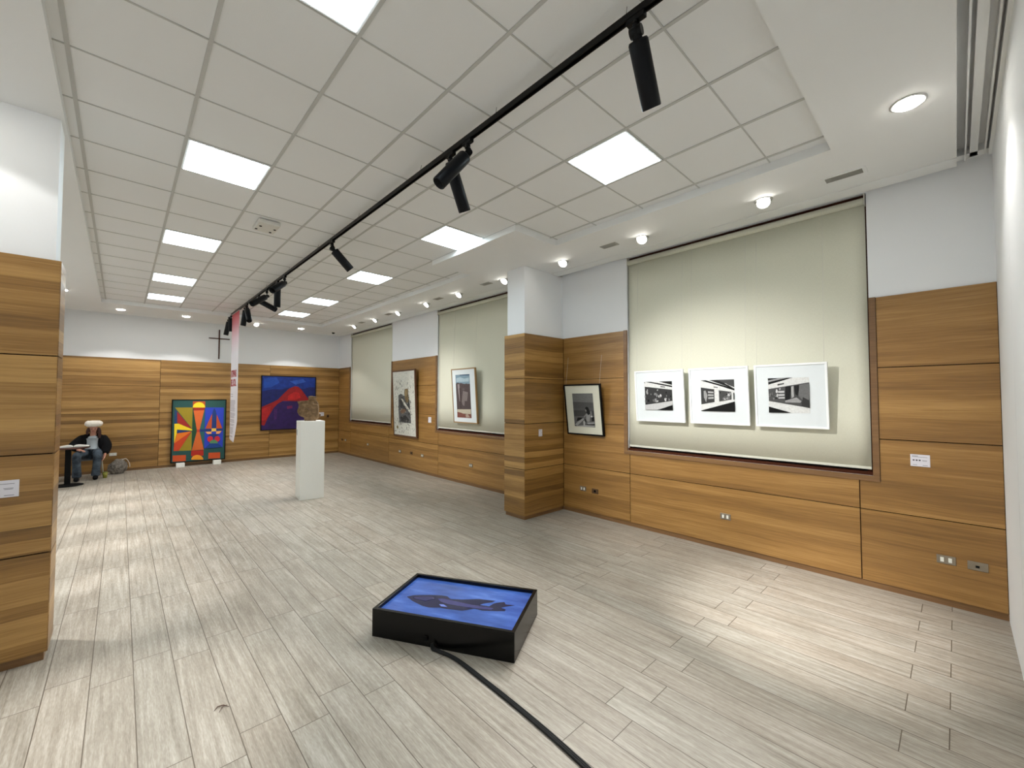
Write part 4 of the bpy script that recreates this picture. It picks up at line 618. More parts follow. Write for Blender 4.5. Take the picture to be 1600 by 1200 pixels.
def gimbal(x, y, lab, aim, w):
    t = thing('tilting_downlight', lab, 'downlight', (x, y, ZS), group='tilting downlights')
    bm = bmesh.new(); lathe(bm, [(0.066, 0.002), (0.066, -0.004), (0.080, -0.004), (0.082, 0.0), (0.070, 0.002)], 32, M4=Matrix.Translation((x, y, ZS)))
    obj('trim_ring', bm, M['trim_ring'], t)
    d = Vector(aim).normalized()
    q = d.to_track_quat('Z', 'Y').to_matrix().to_4x4()
    c0 = Vector((x, y, ZS-0.014))
    T = Matrix.Translation(c0) @ q
    bm = bmesh.new(); lathe(bm, [(0.050, -0.03), (0.060, -0.02), (0.062, 0.018), (0.058, 0.018), (0.057, 0.006)], 32, M4=T)
    obj('lamp_body', bm, M['trim_ring'], t)
    bm = bmesh.new(); lathe(bm, [(0.056, 0.008), (0.056, 0.016), (0.05, 0.02), (0.001, 0.022)], 32, M4=T)
    obj('lens', bm, M['disc'], t)
    spot(t, c0+d*0.03, aim, w, 66, 0.9, r=0.045)
GY = [-2.19, -0.87, 0.376, 1.634, 2.91, 4.05, 5.27, 6.46, 7.73]
glab = ['tilting downlight before the big blind, nearer its right end', 'tilting downlight before the big blind, nearer its left end', 'tilting downlight just right of the pier',
        'tilting downlight just left of the pier, half hidden', 'tilting downlight before the second blind, near the pier', 'tilting downlight at the far end of the second blind',
        'tilting downlight over the wall between the two far blinds', 'tilting downlight at the near end of the last blind', 'tilting downlight closest to the dome camera']
for y, lab in zip(GY, glab):
    gimbal(4.87, y, lab, (-0.95, -0.22 if y < 0.6 else 0.0, -1.0), GIMBAL_W)
gimbal(2.85, 9.2, 'tilting downlight shining behind the hanging banner', (0.05, -0.7, -1), GIMBAL_W*0.6)

# ceiling grilles
for y, lab, s in ((-2.82, 'air grille in the ceiling border by the right corner', 1), (-0.45, 'air grille between the two bright tilting downlights', 0.72), (2.02, 'air grille beyond the pier', 0.72),
               (3.50, 'second air grille beyond the pier', 0.72), (5.60, 'third air grille beyond the pier', 0.72), (7.10, 'air grille farthest from the camera', 0.72)):
    x = 4.865 if s == 1 else 4.80
    L_, W_ = 0.155*s, 0.075*s
    t = thing('ceiling_air_grille', lab, 'air vent', (x, y, ZS), group='air grilles in the ceiling border')
    bm = bmesh.new(); b_ = 0.026*s
    for q in ((x-W_, x+W_, y-L_, y-L_+b_), (x-W_, x+W_, y+L_-b_, y+L_), (x-W_, x-W_+b_, y-L_+b_, y+L_-b_), (x+W_-b_, x+W_, y-L_+b_, y+L_-b_)):
        box(bm, q[0], q[1], q[2], q[3], ZS-0.006, ZS)
    obj('frame', bm, M['white_ceil'] if s == 1 else M['vent'], t)
    bm = bmesh.new()
    n = 5
    for i in range(n):
        xx = x-W_+b_+(2*W_-2*b_)*(i+0.5)/n
        box(bm, xx-0.002, xx+0.002, y-L_+b_, y+L_-b_, ZS-0.008, ZS-0.0005, M4=None)
    obj('louvre', bm, M['vent'], t)
    bm = bmesh.new(); box(bm, x-W_+b_, x+W_-b_, y-L_+b_, y+L_-b_, ZS-0.0012, ZS)
    obj('backing', bm, flat((70, 68, 64), 0.8, name='grille_shadow_metal'), t)

# emergency light box on the ceiling
t = thing('emergency_light', 'white box with four dark spots fixed to the tiled ceiling', 'emergency light', (1.47, 2.02, ZC))
bm = bmesh.new(); box(bm, 1.36, 1.58, 1.86, 2.18, ZC-0.055, ZC-0.006)
obj('housing', bm, M['plastic_white'], t, bevel=0.012)
for (x, y) in ((1.40, 1.98), (1.38, 2.10), (1.55, 2.00), (1.53, 2.12)):
    bm = bmesh.new(); cyl(bm, (x, y, ZC-0.056), (x, y, ZC-0.060), 0.014, n=16)
    obj('led_spot', bm, M['dark_hole'], t)

# dome camera
t = thing('dome_camera', 'small black dome camera in the back corner of the ceiling border', 'camera', (4.86, 9.24, ZS))
bm = bmesh.new(); lathe(bm, [(0.055, 0), (0.055, -0.012), (0.045, -0.016)], 24, M4=Matrix.Translation((4.86, 9.24, ZS)))
obj('base_ring', bm, M['plastic_white'], t)
bm = bmesh.new(); lathe(bm, [(0.042, -0.014), (0.040, -0.035), (0.028, -0.05), (0.002, -0.056)], 24, M4=Matrix.Translation((4.86, 9.24, ZS)))
obj('dome', bm, flat((12, 12, 14), 0.1, name='dark_dome'), t)

# ---------------------------------------------------------------- track
TX = 2.13
t = thing('lighting_track', 'long black lighting track hung below the tiled ceiling', 'lighting track', (TX, 2.5, 3.735))
bm = bmesh.new()
box(bm, TX-0.018, TX+0.018, -3.05, 8.15, 3.722, 3.735); box(bm, TX-0.018, TX-0.010, -3.05, 8.15, 3.70, 3.722); box(bm, TX+0.010, TX+0.018, -3.05, 8.15, 3.70, 3.722)
obj('rail', bm, M['track'], t)
for y in (-2.33, -1.3, -0.3, 1.0, 2.3, 3.6, 5.0, 6.4, 7.8):
    bm = bmesh.new(); cyl(bm, (TX, y, 3.73), (TX+0.012, y, 3.80), 0.0016, n=6)
    obj('hanging_wire', bm, M['track'], t)

def pix_ray(px, py):
    d = fw + rt*((px-800)/651.4) - up*((py-600)/651.4)
    return d.normalized()
heads = [((994, 50), (1017, 163), 'm', 'big black track head nearest the camera, pointing down'),
         ((731, 240), (685, 287), 'n', 'black track head pointing down to the left, front of the crossed pair'),
         ((704, 258), (725, 327), 'm', 'black track head pointing down, back of the crossed pair'),
         ((519, 388), (546, 419.5), 'm', 'single black track head between two groups, pointing down to the right'),
         ((444.6, 442), (425, 454), 'n', 'black track head pointing left, just behind the single one'),
         ((433.6, 447), (433, 478), 'm', 'black track head hanging straight down right of the banner'),
         ((417, 463), (393, 475), 'n', 'black track head pointing left in the dark cluster'),
         ((404, 469.5), (431, 484), 'n', 'slim black track head pointing right in the dark cluster'),
         ((384, 480), (380, 506), 'm', 'black track head hanging down against the banner edge'),
         ((386, 482), (389.5, 501.6), 'n', 'short looking black track head beside the banner edge'),
         ((358, 498), (353, 520), 'm', 'last black track head left of the banner'),
         ((361, 498), (360.6, 516), 'm', 'black track head half behind the banner top')]
# directions measured from the photograph as points in the room
def head_dir(a, b, mode, Lh=0.36):
    da = pix_ray(*a); s = (TX-CAM.x)/da.x; A = CAM+da*s
    db = pix_ray(*b); t0 = (A-CAM).dot(db); foot = CAM+db*t0
    mn = (foot-A).length
    if mode == 'm' or mn >= Lh: return A, (foot-A).normalized(), mn
    h = math.sqrt(Lh*Lh-mn*mn); B = foot-db*h
    return A, (B-A).normalized(), Lh
HEADS = []
for a, b, mode, lab in heads:
    A, d, L_ = head_dir(a, b, mode)
    A = Vector((round(A.x, 3), round(A.y, 3), round(min(A.z, 3.62), 3)))
    HEADS.append((A, d, max(0.29, min(0.36, L_+0.02)), lab))
TRACK_SPOTS = [(0, (4.32, -2.55, 0), 5.0, 36), (2, (5.42, -1.5, 0.9), 2.6, 72), (3, (5.42, -1.6, 1.1), 0.5, 56), (5, (5.42, 4.2, 1.2), 1.8, 62), (8, (3.2, 8.9, 0), 0.9, 44), (10, (1.72, 10.2, 0.9), 1.0, 40)]
LIT = [q[0] for q in TRACK_SPOTS]
M['track_lens'] = emit((255, 244, 225), 8.0, 'lit_track_lens')
for i, (A, d, L_, lab) in enumerate(HEADS):
    t = thing('track_spotlight', lab, 'track light', (TX, A.y, 3.70), group='black spotlights on the ceiling track')
    bm = bmesh.new(); box(bm, TX-0.016, TX+0.016, A.y-0.05, A.y+0.05, 3.672, 3.7005); cyl(bm, (TX, A.y, 3.675), (TX, A.y, 3.655), 0.017, n=18)
    obj('adapter', bm, M['track'], t, bevel=0.002)
    bm = bmesh.new()
    q = d.to_track_quat('-Z', 'Y').to_matrix().to_4x4()
    sidev = (q @ Vector((1, 0, 0, 0))).to_3d()
    tube(bm, [(TX, A.y, 3.66), Vector((TX, A.y, 3.64)), A-d*0.005, A+d*0.07], [0.020, 0.024, 0.026, 0.022], 14)
    cyl(bm, A-sidev*0.03+d*0.0, A+sidev*0.03, 0.026, n=20)
    obj('yoke', bm, M['track'], t)
    bm = bmesh.new()
    T = Matrix.Translation(A) @ q
    R_ = 0.050
    lathe(bm, [(R_*0.9, -0.035), (R_, -0.045), (R_, -L_+0.004), (R_-0.003, -L_), (R_*0.86, -L_), (R_*0.84, -L_+0.05), (0.002, -L_+0.055)], 32, M4=T)
    obj('tube_body', bm, M['black'], t)
    bm = bmesh.new()
    lathe(bm, [(R_*0.78, -L_+0.052), (R_*0.78, -L_+0.049), (0.001, -L_+0.047)], 24, M4=T)
    obj('lens', bm, M['track_lens'] if i in LIT else M['dark_hole'], t)
for i, target, k, sz in TRACK_SPOTS:
    A, d, L_, lab = HEADS[i]
    par = [o for o in COL.objects if o.get('label') == lab][0]
    p0 = A+d*(L_-0.02)
    dd = d if target is None else (Vector(target)-A).normalized()
    if target is not None: p0 = A+dd*(L_+0.03)
    spot(par, p0, dd, TRACK_W*k, sz, 1.0, r=0.03)
# ================================================================ BANNER
t = thing('hanging_banner', 'tall pink and white fabric banner hanging from the track, seen almost edge-on', 'banner', (TX, 7.75, 3.70))
k = NT('printed_banner_fabric')
v, x, y, z = obj_xyz(k)
f = k.math('ADD', k.math('MULTIPLY', z, 1/0.95), 1.0)      # local z: 0 at the top, print fades from red to white
k.l(k.ramp(f, [(0.0, srgb((232, 226, 230))), (0.35, srgb((224, 196, 202))), (0.75, srgb((206, 120, 126))), (1.0, srgb((196, 72, 74)))]), k.b.inputs['Base Color'])
k.b.inputs['Roughness'].default_value = 0.8
k.b.inputs['Transmission Weight'].default_value = 0.0
M['banner'] = k.m
Y0, Y1 = 7.27, 8.08
def ban_x(s, zz):                       # slight billow across and along the sheet
    h = (3.70-zz)/2.85
    return TX - 0.03*math.sin(PI*s)*h - 0.12*max(0, h-0.86)**1.0*(1.0-s)*3
bm = bmesh.new()
ny, nz = 14, 44
g = []
for i in range(ny+1):
    s = i/ny
    row = []
    for j in range(nz+1):
        zb = 0.80 + 0.07*s               # near lower corner hangs lower
        zz = 3.70-(3.70-zb)*j/nz
        row.append(bm.verts.new((ban_x(s, zz), Y0+(Y1-Y0)*s, zz)))
    g.append(row)
for i in range(ny):
    for j in range(nz):
        f_ = bm.faces.new((g[i][j], g[i+1][j], g[i+1][j+1], g[i][j+1])); f_.smooth = True
o = obj('sheet', bm, M['banner'], t)
md = o.modifiers.new('thickness', 'SOLIDIFY'); md.thickness = 0.001; md.offset = 0
bm = bmesh.new(); cyl(bm, (TX, Y0-0.005, 3.697), (TX, Y1+0.005, 3.697), 0.006, n=10)
obj('top_rod', bm, M['plastic_white'], t)

def text_bm(s, size, fat=0.0):
    cu = bpy.data.curves.new('lettering', 'FONT'); cu.body = s; cu.size = size; cu.offset = fat; cu.extrude = 0.0004
    cu.align_x = 'CENTER'
    o = bpy.data.objects.new('lettering', cu); COL.objects.link(o)
    dg = bpy.context.evaluated_depsgraph_get()
    me = bpy.data.meshes.new_from_object(o.evaluated_get(dg))
    bpy.data.objects.remove(o); bpy.data.curves.remove(cu)
    bm = bmesh.new(); bm.from_mesh(me); bpy.data.meshes.remove(me)
    return bm
red_ink = flat((176, 52, 62), 0.7, name='red_banner_ink')
for s, zc in (('UTOPIAS', 2.235), ('DEL SOL', 2.03)):
    bm = text_bm(s, 0.215, 0.007)
    xs_ = [q.co.x for q in bm.verts]; w_ = max(xs_)-min(xs_); sc = 0.62/w_
    for q in bm.verts:
        yy = 7.71 - q.co.x*sc          # reads from the room side (looking towards the windows)
        zz = zc+q.co.y
        q.co = Vector((ban_x((yy-Y0)/(Y1-Y0), zz)-0.003-q.co.z, yy, zz))
    obj('lettering', bm, red_ink, t)
bm = bmesh.new()
r2 = random.Random(4)
zz = 1.86
blocks = [(1.84, 1), (1.79, 1)] + [(1.70-0.026*i, 1) for i in range(10)] + [(1.42-0.026*i, 1) for i in range(5)] + [(1.27-0.026*i, 1) for i in range(3)] + [(1.17-0.026*i, 1) for i in range(2)] + [(1.10-0.026*i, 1) for i in range(6)] + [(0.92, 1), (0.90, 1)]
for n_, (zz, _) in enumerate(blocks):
    a = 8.00; b = 7.42 + (r2.random()*0.3 if n_ in (0, 1) else r2.random()*0.06)
    if n_ < 2: b = 7.64
    for q in range(6):
        ya, yb = a+(b-a)*q/6, a+(b-a)*(q+1)/6
        x0 = ban_x((ya-Y0)/(Y1-Y0), zz)-0.0025; x1 = ban_x((yb-Y0)/(Y1-Y0), zz)-0.0025
        bm.faces.new([bm.verts.new(p) for p in ((x0, ya, zz), (x1, yb, zz), (x1, yb, zz+0.009), (x0, ya, zz+0.009))])
o = obj('small_print', bm, flat((150, 140, 148), 0.8, name='grey_banner_print'), t, recalc=False)

# ================================================================ CROSS
t = thing('wall_cross', 'thin dark wooden cross high on the white back wall', 'cross', (2.20, 10.30, 3.22))
bm = bmesh.new(); box(bm, 2.187, 2.213, 10.275, 10.298, 2.82, 3.62)
obj('upright', bm, M['win_frame'], t, bevel=0.003)
bm = bmesh.new(); box(bm, 1.97, 2.44, 10.270, 10.296, 3.362, 3.388)
obj('crossbar', bm, M['win_frame'], t, bevel=0.003)

# ================================================================ ARTWORKS
def art_obj(name, key, x0, x1, z0, z1, ysurf, parent, bg, rough=0.7, vary=0.10, scale=25, step=0.00035):
    """flat picture made of layered colour shapes, local frame: x right, z up, facing -y"""
    mats, idx = [], {}
    bm = bmesh.new()
    def mi(c):
        if c not in idx:
            idx[c] = len(mats); mats.append(flat(c, rough, vary=vary, scale=scale))
        return idx[c]
    vs = [bm.verts.new(p) for p in ((x0, ysurf, z0), (x1, ysurf, z0), (x1, ysurf, z1), (x0, ysurf, z1))]
    bm.faces.new(vs).material_index = mi(bg)
    for n_, (c, P) in enumerate(ART[key]):
        yy = ysurf-step*(n_ % 40+1)
        pts = []
        for u, w in P:
            p = (x0+(x1-x0)*u, yy, z0+(z1-z0)*w)
            if not pts or (Vector(p)-Vector(pts[-1])).length > 1e-4: pts.append(p)
        if len(pts) > 2 and (Vector(pts[0])-Vector(pts[-1])).length < 1e-4: pts.pop()
        if len(pts) < 3: continue
        f = bm.faces.new([bm.verts.new(p) for p in pts]); f.material_index = mi(c)
        f.normal_update()
        if f.normal.y > 0: f.normal_flip()
    bmesh.ops.triangulate(bm, faces=[f for f in bm.faces if len(f.verts) > 4])
    return obj(name, bm, mats, parent, local=True, recalc=False)

def frame_bm(W, H, fw_, depth, y_front):
    bm = bmesh.new()
    h = W/2
    y0, y1 = y_front, y_front+depth
    box(bm, -h, h, y0, y1, 0, fw_); box(bm, -h, h, y0, y1, H-fw_, H)
    box(bm, -h, -h+fw_, y0, y1, fw_, H-fw_); box(bm, h-fw_, h, y0, y1, fw_, H-fw_)
    return bm

def framed(name, label, cat, loc, rot, W, H, fw_, depth, fmat, board, key, pic, bg, wires=0, group=None, **kw):
    t = thing(name, label, cat, loc, rot, group)
    obj('frame', frame_bm(W, H, fw_, depth, -depth), fmat, t, local=True, bevel=0.0015)
    bm = bmesh.new(); box(bm, -W/2+fw_*0.6, W/2-fw_*0.6, -depth+0.008, -0.002, fw_*0.6, H-fw_*0.6)
    obj('mat_board' if board is not None else 'canvas', bm, board or M['matt_black'], t, local=True)
    x0, x1, z0, z1 = pic
    art_obj('picture', key, x0, x1, z0, z1, -depth+0.0072, t, bg, **kw)
    if wires:
        tilt = rot[0]
        Mx = (Matrix.Translation(loc) @ Euler(rot).to_matrix().to_4x4())
        Mi = Mx.inverted()
        for sx in (-1, 1):
            p = Mx @ Vector((sx*W*0.46, -0.004, H-0.01))
            q = Vector((p.x, p.y, wires)); q.x = min(5.44, p.x+0.06)
            bm = bmesh.new(); cyl(bm, Mi @ p, Mi @ q, 0.0012, n=5)
            obj('hanging_wire', bm, M['plastic_white'], t, local=True)
    return t
RW = -PI/2
# three white frames on the big blind (local x runs towards the camera end)
def wall_frame(y_left, y_right, z0, H, xb, xt):      # y_left is farther from the camera
    W = y_left-y_right
    th = math.asin((xb-xt)/H)
    return ((xb, (y_left+y_right)/2, z0), (th, 0, RW), W)
WF = [(-0.467, -1.139, 'p1', 'leftmost of three white frames, photo with one long mural of figures', (140, 355, 178, 403, 60, 435, 90, 490)),
      (-1.205, -1.870, 'p2', 'middle of three white frames, photo with two separate mural panels', None),
      (-1.930, -2.585, 'p3', 'rightmost and largest looking white frame, photo with mural at an angle', None)]
for yl, yr, key, lab, _ in WF:
    loc, rot, W = wall_frame(yl, yr, 1.46, 0.672, 5.425, 5.375)
    pw = {'p1': (-0.20, 0.185), 'p2': (-0.195, 0.185), 'p3': (-0.195, 0.175)}[key]
    framed('framed_photograph', lab, 'framed picture', loc, rot, W, 0.672, 0.020, 0.028, M['white_frame'], M['mat_board'], key, (pw[0], pw[1], 0.155, 0.525), (200, 200, 198), wires=3.70, group='three white framed photographs', vary=0.25, scale=60)
loc, rot, W = wall_frame(0.730, 0.055, 1.21, 0.775, 5.425, 5.325)
framed('framed_photograph', 'black framed photo of a seated long-haired figure by the sea', 'framed picture', loc, rot, W, 0.775, 0.022, 0.035, M['black_frame'], M['cream_board'], 'black', (-0.185, 0.195, 0.13, 0.635), (80, 80, 80), wires=2.4, vary=0.2, scale=50)
loc, rot, W = wall_frame(3.79, 2.985, 1.255, 1.115, 5.425, 5.350)
framed('framed_print', 'light oak framed tall print, brown block under blue top', 'framed picture', loc, rot, W, 1.115, 0.022, 0.040, M['oak_frame'], M['mat_board'], 'small', (-0.265, 0.215, 0.11, 0.99), (75, 62, 62), wires=3.70, vary=0.25, scale=30)
loc, rot, W = wall_frame(6.42, 5.28, 0.81, 1.645, 5.425, 5.355)
t = framed('framed_drawing', 'large walnut framed ink drawing with ochre tower shape', 'framed picture', loc, rot, W, 1.645, 0.035, 0.040, M['walnut'], M['paper'], 'big', (-0.53, 0.53, 0.04, 1.605), (216, 215, 204), vary=0.35, scale=26)

# geometric painting leaning on two white blocks, back wall
t = framed('geometric_painting', 'bright geometric painting in black frame standing on two white blocks', 'painting', (1.80, 10.215, 0.10), (0.012, 0, 0), 1.155, 1.62, 0.022, 0.05, M['black_frame'], None, 'geo', (-0.556, 0.556, 0.022, 1.598), (30, 76, 72), vary=0.08, scale=14)
for x, lab in ((1.42, 'white wooden block under the left of the geometric painting'), (2.19, 'white wooden block under the right of the geometric painting')):
    bm = bmesh.new(); box(bm, x-0.085, x+0.085, 10.05, 10.24, 0, 0.10)
    tag(obj('support_block', bm, M['white_lacquer'], bevel=0.003), lab, 'block', 'white blocks under the painting')
t = framed('landscape_painting', 'blue and red mountain painting in thin black frame on back wall', 'painting', (3.965, 10.268, 0.82), (0, 0, 0), 1.495, 1.59, 0.020, 0.045, M['black_frame'], None, 'red', (-0.728, 0.728, 0.02, 1.57), (14, 48, 132), vary=0.55, scale=9)

# ================================================================ LABEL CARDS
def card(loc, rz, w, h, lab, lines=True, pics=0):
    t = thing('label_card', lab, 'label', loc, (0, 0, rz), 'small white artwork labels')
    bm = bmesh.new(); box(bm, -w/2, w/2, -0.005, 0, 0, h)
    obj('card', bm, M['label'], t, local=True, bevel=0.0008)
    if lines:
        bm = bmesh.new()
        def ln(x0, x1, z, th=0.0035): box(bm, w*(x0-.5), w*(x1-.5), -0.0054, -0.005, h*z, h*z+th*h/0.1)
        ln(0.09, 0.40, 0.86); ln(0.09, 0.88, 0.78, 0.0025); ln(0.60, 0.86, 0.52, 0.0022); ln(0.62, 0.84, 0.46, 0.0022); ln(0.12, 0.34, 0.12, 0.003); ln(0.62, 0.88, 0.10, 0.003)
        obj('text_lines', bm, M['ink'], t, local=True)
        for p in range(pics):
            bm = bmesh.new(); x0 = 0.12+0.155*p; box(bm, w*(x0-.5), w*(x0+0.10-.5), -0.0054, -0.005, h*0.47, h*0.57)
            obj('printed_picture', bm, M['ink_dark'], t, local=True)
    return t
card((-0.285, 0.790, 1.12), 0, 0.165, 0.11, 'white label card on the near left pier', pics=1)
card((5.44, -3.22, 1.165), RW, 0.125, 0.105, 'white label card with three small pictures on the right oak wall', pics=3)
card((4.895, 0.850, 1.19), 0, 0.075, 0.105, 'white label card on the camera-facing side of the pier')
card((5.44, 4.80, 1.20), RW, 0.12, 0.125, 'white label card right of the ink drawing', pics=1)
card((4.91, 10.27, 1.19), 0, 0.14, 0.12, 'white label card right of the mountain painting', pics=1)

# ================================================================ OUTLETS
def plate(loc, rz, lab, kind, w=0.115, h=0.07):
    t = thing('wall_outlet', lab, 'outlet', loc, (0, 0, rz), 'metal outlet plates low on the oak walls')
    m = M['steel'] if kind in ('two', 'data') else M['brown_metal']
    if kind == 'white': m = M['plastic_white']
    bm = bmesh.new(); box(bm, -w/2, w/2, -0.008, 0, -h/2, h/2)
    obj('plate', bm, m, t, local=True, bevel=0.003)
    if kind in ('two', 'white'):
        for s in (-1, 1):
            bm = bmesh.new(); box(bm, s*w*0.21-0.011, s*w*0.21+0.011, -0.012, -0.007, -h*0.27, h*0.27)
            obj('socket', bm, M['switch'], t, local=True, bevel=0.002)
    elif kind == 'data':
        bm = bmesh.new(); box(bm, -0.012, 0.010, -0.0095, -0.007, -0.012, 0.006)
        obj('port', bm, M['dark_hole'], t, local=True)
    else:
        bm = bmesh.new(); box(bm, -0.018, 0.018, -0.0095, -0.007, -0.016, 0.016)
        obj('port', bm, M['dark_hole'], t, local=True)
for y, z, kind, lab in ((-3.36, 0.392, 'two', 'steel outlet plate with two white sockets near the right corner'),
                        (-3.54, 0.388, 'data', 'steel data plate closest to the right corner'),
                        (-1.58, 0.39, 'two', 'steel outlet plate below the white framed photographs'),
                        (0.47, 0.39, 'two', 'outlet plate with two white sockets just right of the pier'),
                        (0.25, 0.385, 'brown', 'bronze outlet plate right of the pier, second from it'),
                        (3.26, 0.41, 'two', 'outlet plate below the oak framed print'),
                        (5.11, 0.42, 'two', 'outlet plate with white sockets right of the ink drawing'),
                        (5.61, 0.43, 'brown', 'bronze plate below the ink drawing, middle of three'),
                        (6.18, 0.42, 'two', 'outlet plate below the left edge of the ink drawing'),
                        (8.05, 0.44, 'two', 'outlet plate below the farthest blind'),
                        (9.67, 0.44, 'two', 'outlet plate nearest the far right corner'),
                        (9.93, 0.44, 'brown', 'bronze plate nearest the far right corner')):
    plate((5.44, y, z), RW, lab, kind)
plate((0.17, 10.27, 0.42), 0, 'white outlet plate on the back wall beside the seated person', 'white', 0.13, 0.07)
plate((5.10, 10.27, 1.18), 0, 'small bronze plate on the back wall near the right corner', 'brown', 0.07, 0.10)

# ================================================================ PLINTH + SCULPTURE
pr = -0.11
t = thing('plinth', 'tall white plinth in the middle of the room carrying the stone head', 'plinth', (2.552+0.195*math.cos(pr)-0.195*math.sin(pr), 4.31+0.195*math.sin(pr)+0.195*math.cos(pr), 0), (0, 0, pr))
bm = bmesh.new(); box(bm, -0.195, 0.195, -0.195, 0.195, 0, 1.355)
obj('body', bm, M['white_lacquer'], t, local=True, bevel=0.003)
bm = bmesh.new(); box(bm, -0.1962, -0.195, 0.09, 0.17, 1.10, 1.20)
obj('side_label', bm, flat((176, 178, 184), 0.6, name='grey_label'), t, local=True)

t = thing('stone_sculpture', 'brown carved stone head on the white plinth', 'sculpture', (2.775, 4.49, 1.358), (0, 0, -0.31))
bm = bmesh.new()
S_ = 0.00122
def P_(pts): return [((x-865)*S_, (800-y)*S_) for x, y in pts]
prism(bm, P_([(700, 610), (715, 570), (830, 560), (945, 560), (962, 600), (962, 700), (960, 770), (925, 797), (780, 798), (772, 755), (712, 725), (685, 670)]), -0.075, 0.085)
prism(bm, P_([(678, 520), (830, 503), (845, 560), (835, 640), (700, 620), (700, 560)]), -0.055, 0.075)
cyl(bm, ((868-865)*S_, -0.035, (800-640)*S_), ((866-865)*S_, -0.035, (800-500)*S_), 0.044, 0.040, n=16)
prism(bm, P_([(822, 448), (872, 437), (935, 452), (926, 490), (905, 503), (832, 500)]), -0.085, 0.03)
cyl(bm, ((745-865)*S_, -0.03, (800-660)*S_), ((830-865)*S_, 0.0, (800-640)*S_), 0.055, 0.06, n=14)
cyl(bm, ((930-865)*S_, -0.01, (800-760)*S_), ((930-865)*S_, 0.0, (800-600)*S_), 0.042, 0.050, n=14)
prism(bm, P_([(905, 505), (940, 512), (966, 560), (968, 640), (935, 655), (900, 640)]), -0.05, 0.10)
prism(bm, P_([(935, 690), (965, 688), (998, 712), (985, 752), (945, 772)]), -0.03, 0.07)
prism(bm, P_([(775, 760), (925, 760), (928, 802), (780, 800)]), -0.08, 0.08)
o = obj('stone_block', bm, M['stone'], t, local=True)
md = o.modifiers.new('fuse', 'REMESH'); md.mode = 'VOXEL'; md.voxel_size = 0.0065; md.use_smooth_shade = True
md = o.modifiers.new('soften', 'SMOOTH'); md.iterations = 6; md.factor = 0.5
tx = bpy.data.textures.new('chisel', 'CLOUDS'); tx.noise_scale = 0.05
md = o.modifiers.new('chisel', 'DISPLACE'); md.texture = tx; md.strength = 0.010; md.mid_level = 0.5; md.texture_coords = 'LOCAL'
bm = bmesh.new()      # carved ridge like an ear / eyelid arc on the front
tube(bm, [Vector(((x-865)*S_, yy, (800-y)*S_)) for x, y, yy in ((780, 640, -.074), (800, 622, -.08), (828, 632, -.082), (842, 665, -.082), (835, 700, -.078), (815, 715, -.07))], [0.006, 0.011, 0.013, 0.013, 0.011, 0.005], 10)
obj('carved_ridge', bm, M['stone'], t, local=True)
bm = bmesh.new()
tube(bm, [Vector(((x-865)*S_, yy, (800-y)*S_)) for x, y, yy in ((722, 585, -.068), (705, 615, -.072), (695, 650, -.07), (700, 690, -.066))], [0.008, 0.014, 0.014, 0.006], 10)
obj('carved_ridge', bm, M['stone'], t, local=True)

# ================================================================ LIGHT BOX ON THE FLOOR
c0 = Vector((1.674, -0.441)); c1 = Vector((2.225, -1.397)); c3 = Vector((2.240, -0.102))
ex = (c1-c0); LX = ex.length; ey = (c3-c0); LY = 0.657
ang = math.atan2(ex.y, ex.x)
t = thing('light_box', 'low black display box lying on the floor with blue lit image', 'light box', (c0.x, c0.y, 0), (0, 0, ang))
bm = bmesh.new()
w = 0.026; H_ = 0.202
gloss_black = flat((5, 5, 6), 0.22, name='black_gloss_laminate')
gloss_black.node_tree.nodes['Principled BSDF'].inputs['Specular IOR Level'].default_value = 0.3
box(bm, 0, LX, 0, w, 0, H_); box(bm, 0, LX, LY-w, LY, 0, H_); box(bm, 0, w, w, LY-w, 0, H_); box(bm, LX-w, LX, w, LY-w, 0, H_)
box(bm, w, LX-w, w, LY-w, 0.0, 0.15)
obj('case', bm, gloss_black, t, local=True, bevel=0.0015)
k = NT('backlit_sky_print')
v, x, y, z = obj_xyz(k)
n1 = k.noise(k.comb(k.math('MULTIPLY', x, 2.0), k.math('MULTIPLY', y, 7.0), 0.0), 1.0, 4, 0.6)
c_ = k.ramp(n1, [(0.3, srgb((38, 62, 122))), (0.55, srgb((62, 92, 164))), (0.75, srgb((90, 122, 192)))])
k.l(c_, k.b.inputs['Base Color']); k.l(c_, k.b.inputs['Emission Color']); k.b.inputs['Emission Strength'].default_value = 0.30
k.b.inputs['Roughness'].default_value = 0.12
bm = bmesh.new(); box(bm, w, LX-w, w, LY-w, 0.168, 0.176)
obj('lit_image', bm, k.m, t, local=True)
for i, (c, P) in enumerate(ART['air']):
    bm = bmesh.new()
    z_ = 0.1765+0.0004*i
    # photo frame of the image: u runs along the long side, v=1 on the far edge
    bm.faces.new([bm.verts.new((w+(LX-2*w)*u, w+(LY-2*w)*vv, z_)) for u, vv in P])
    bmesh.ops.triangulate(bm, faces=bm.faces[:])
    for f in bm.faces:
        f.normal_update()
        if f.normal.z < 0: f.normal_flip()
    mm = emit(c, 0.08, 'printed_silhouette_%d' % i); mm.node_tree.nodes['Principled BSDF'].inputs['Roughness'].default_value = 0.15
    obj('aircraft_silhouette', bm, mm, t, local=True, recalc=False)
bm = bmesh.new(); box(bm, 0.43, 0.46, -0.012, 0.0, 0.045, 0.075)
obj('cable_clip', bm, M['track'], t, local=True)

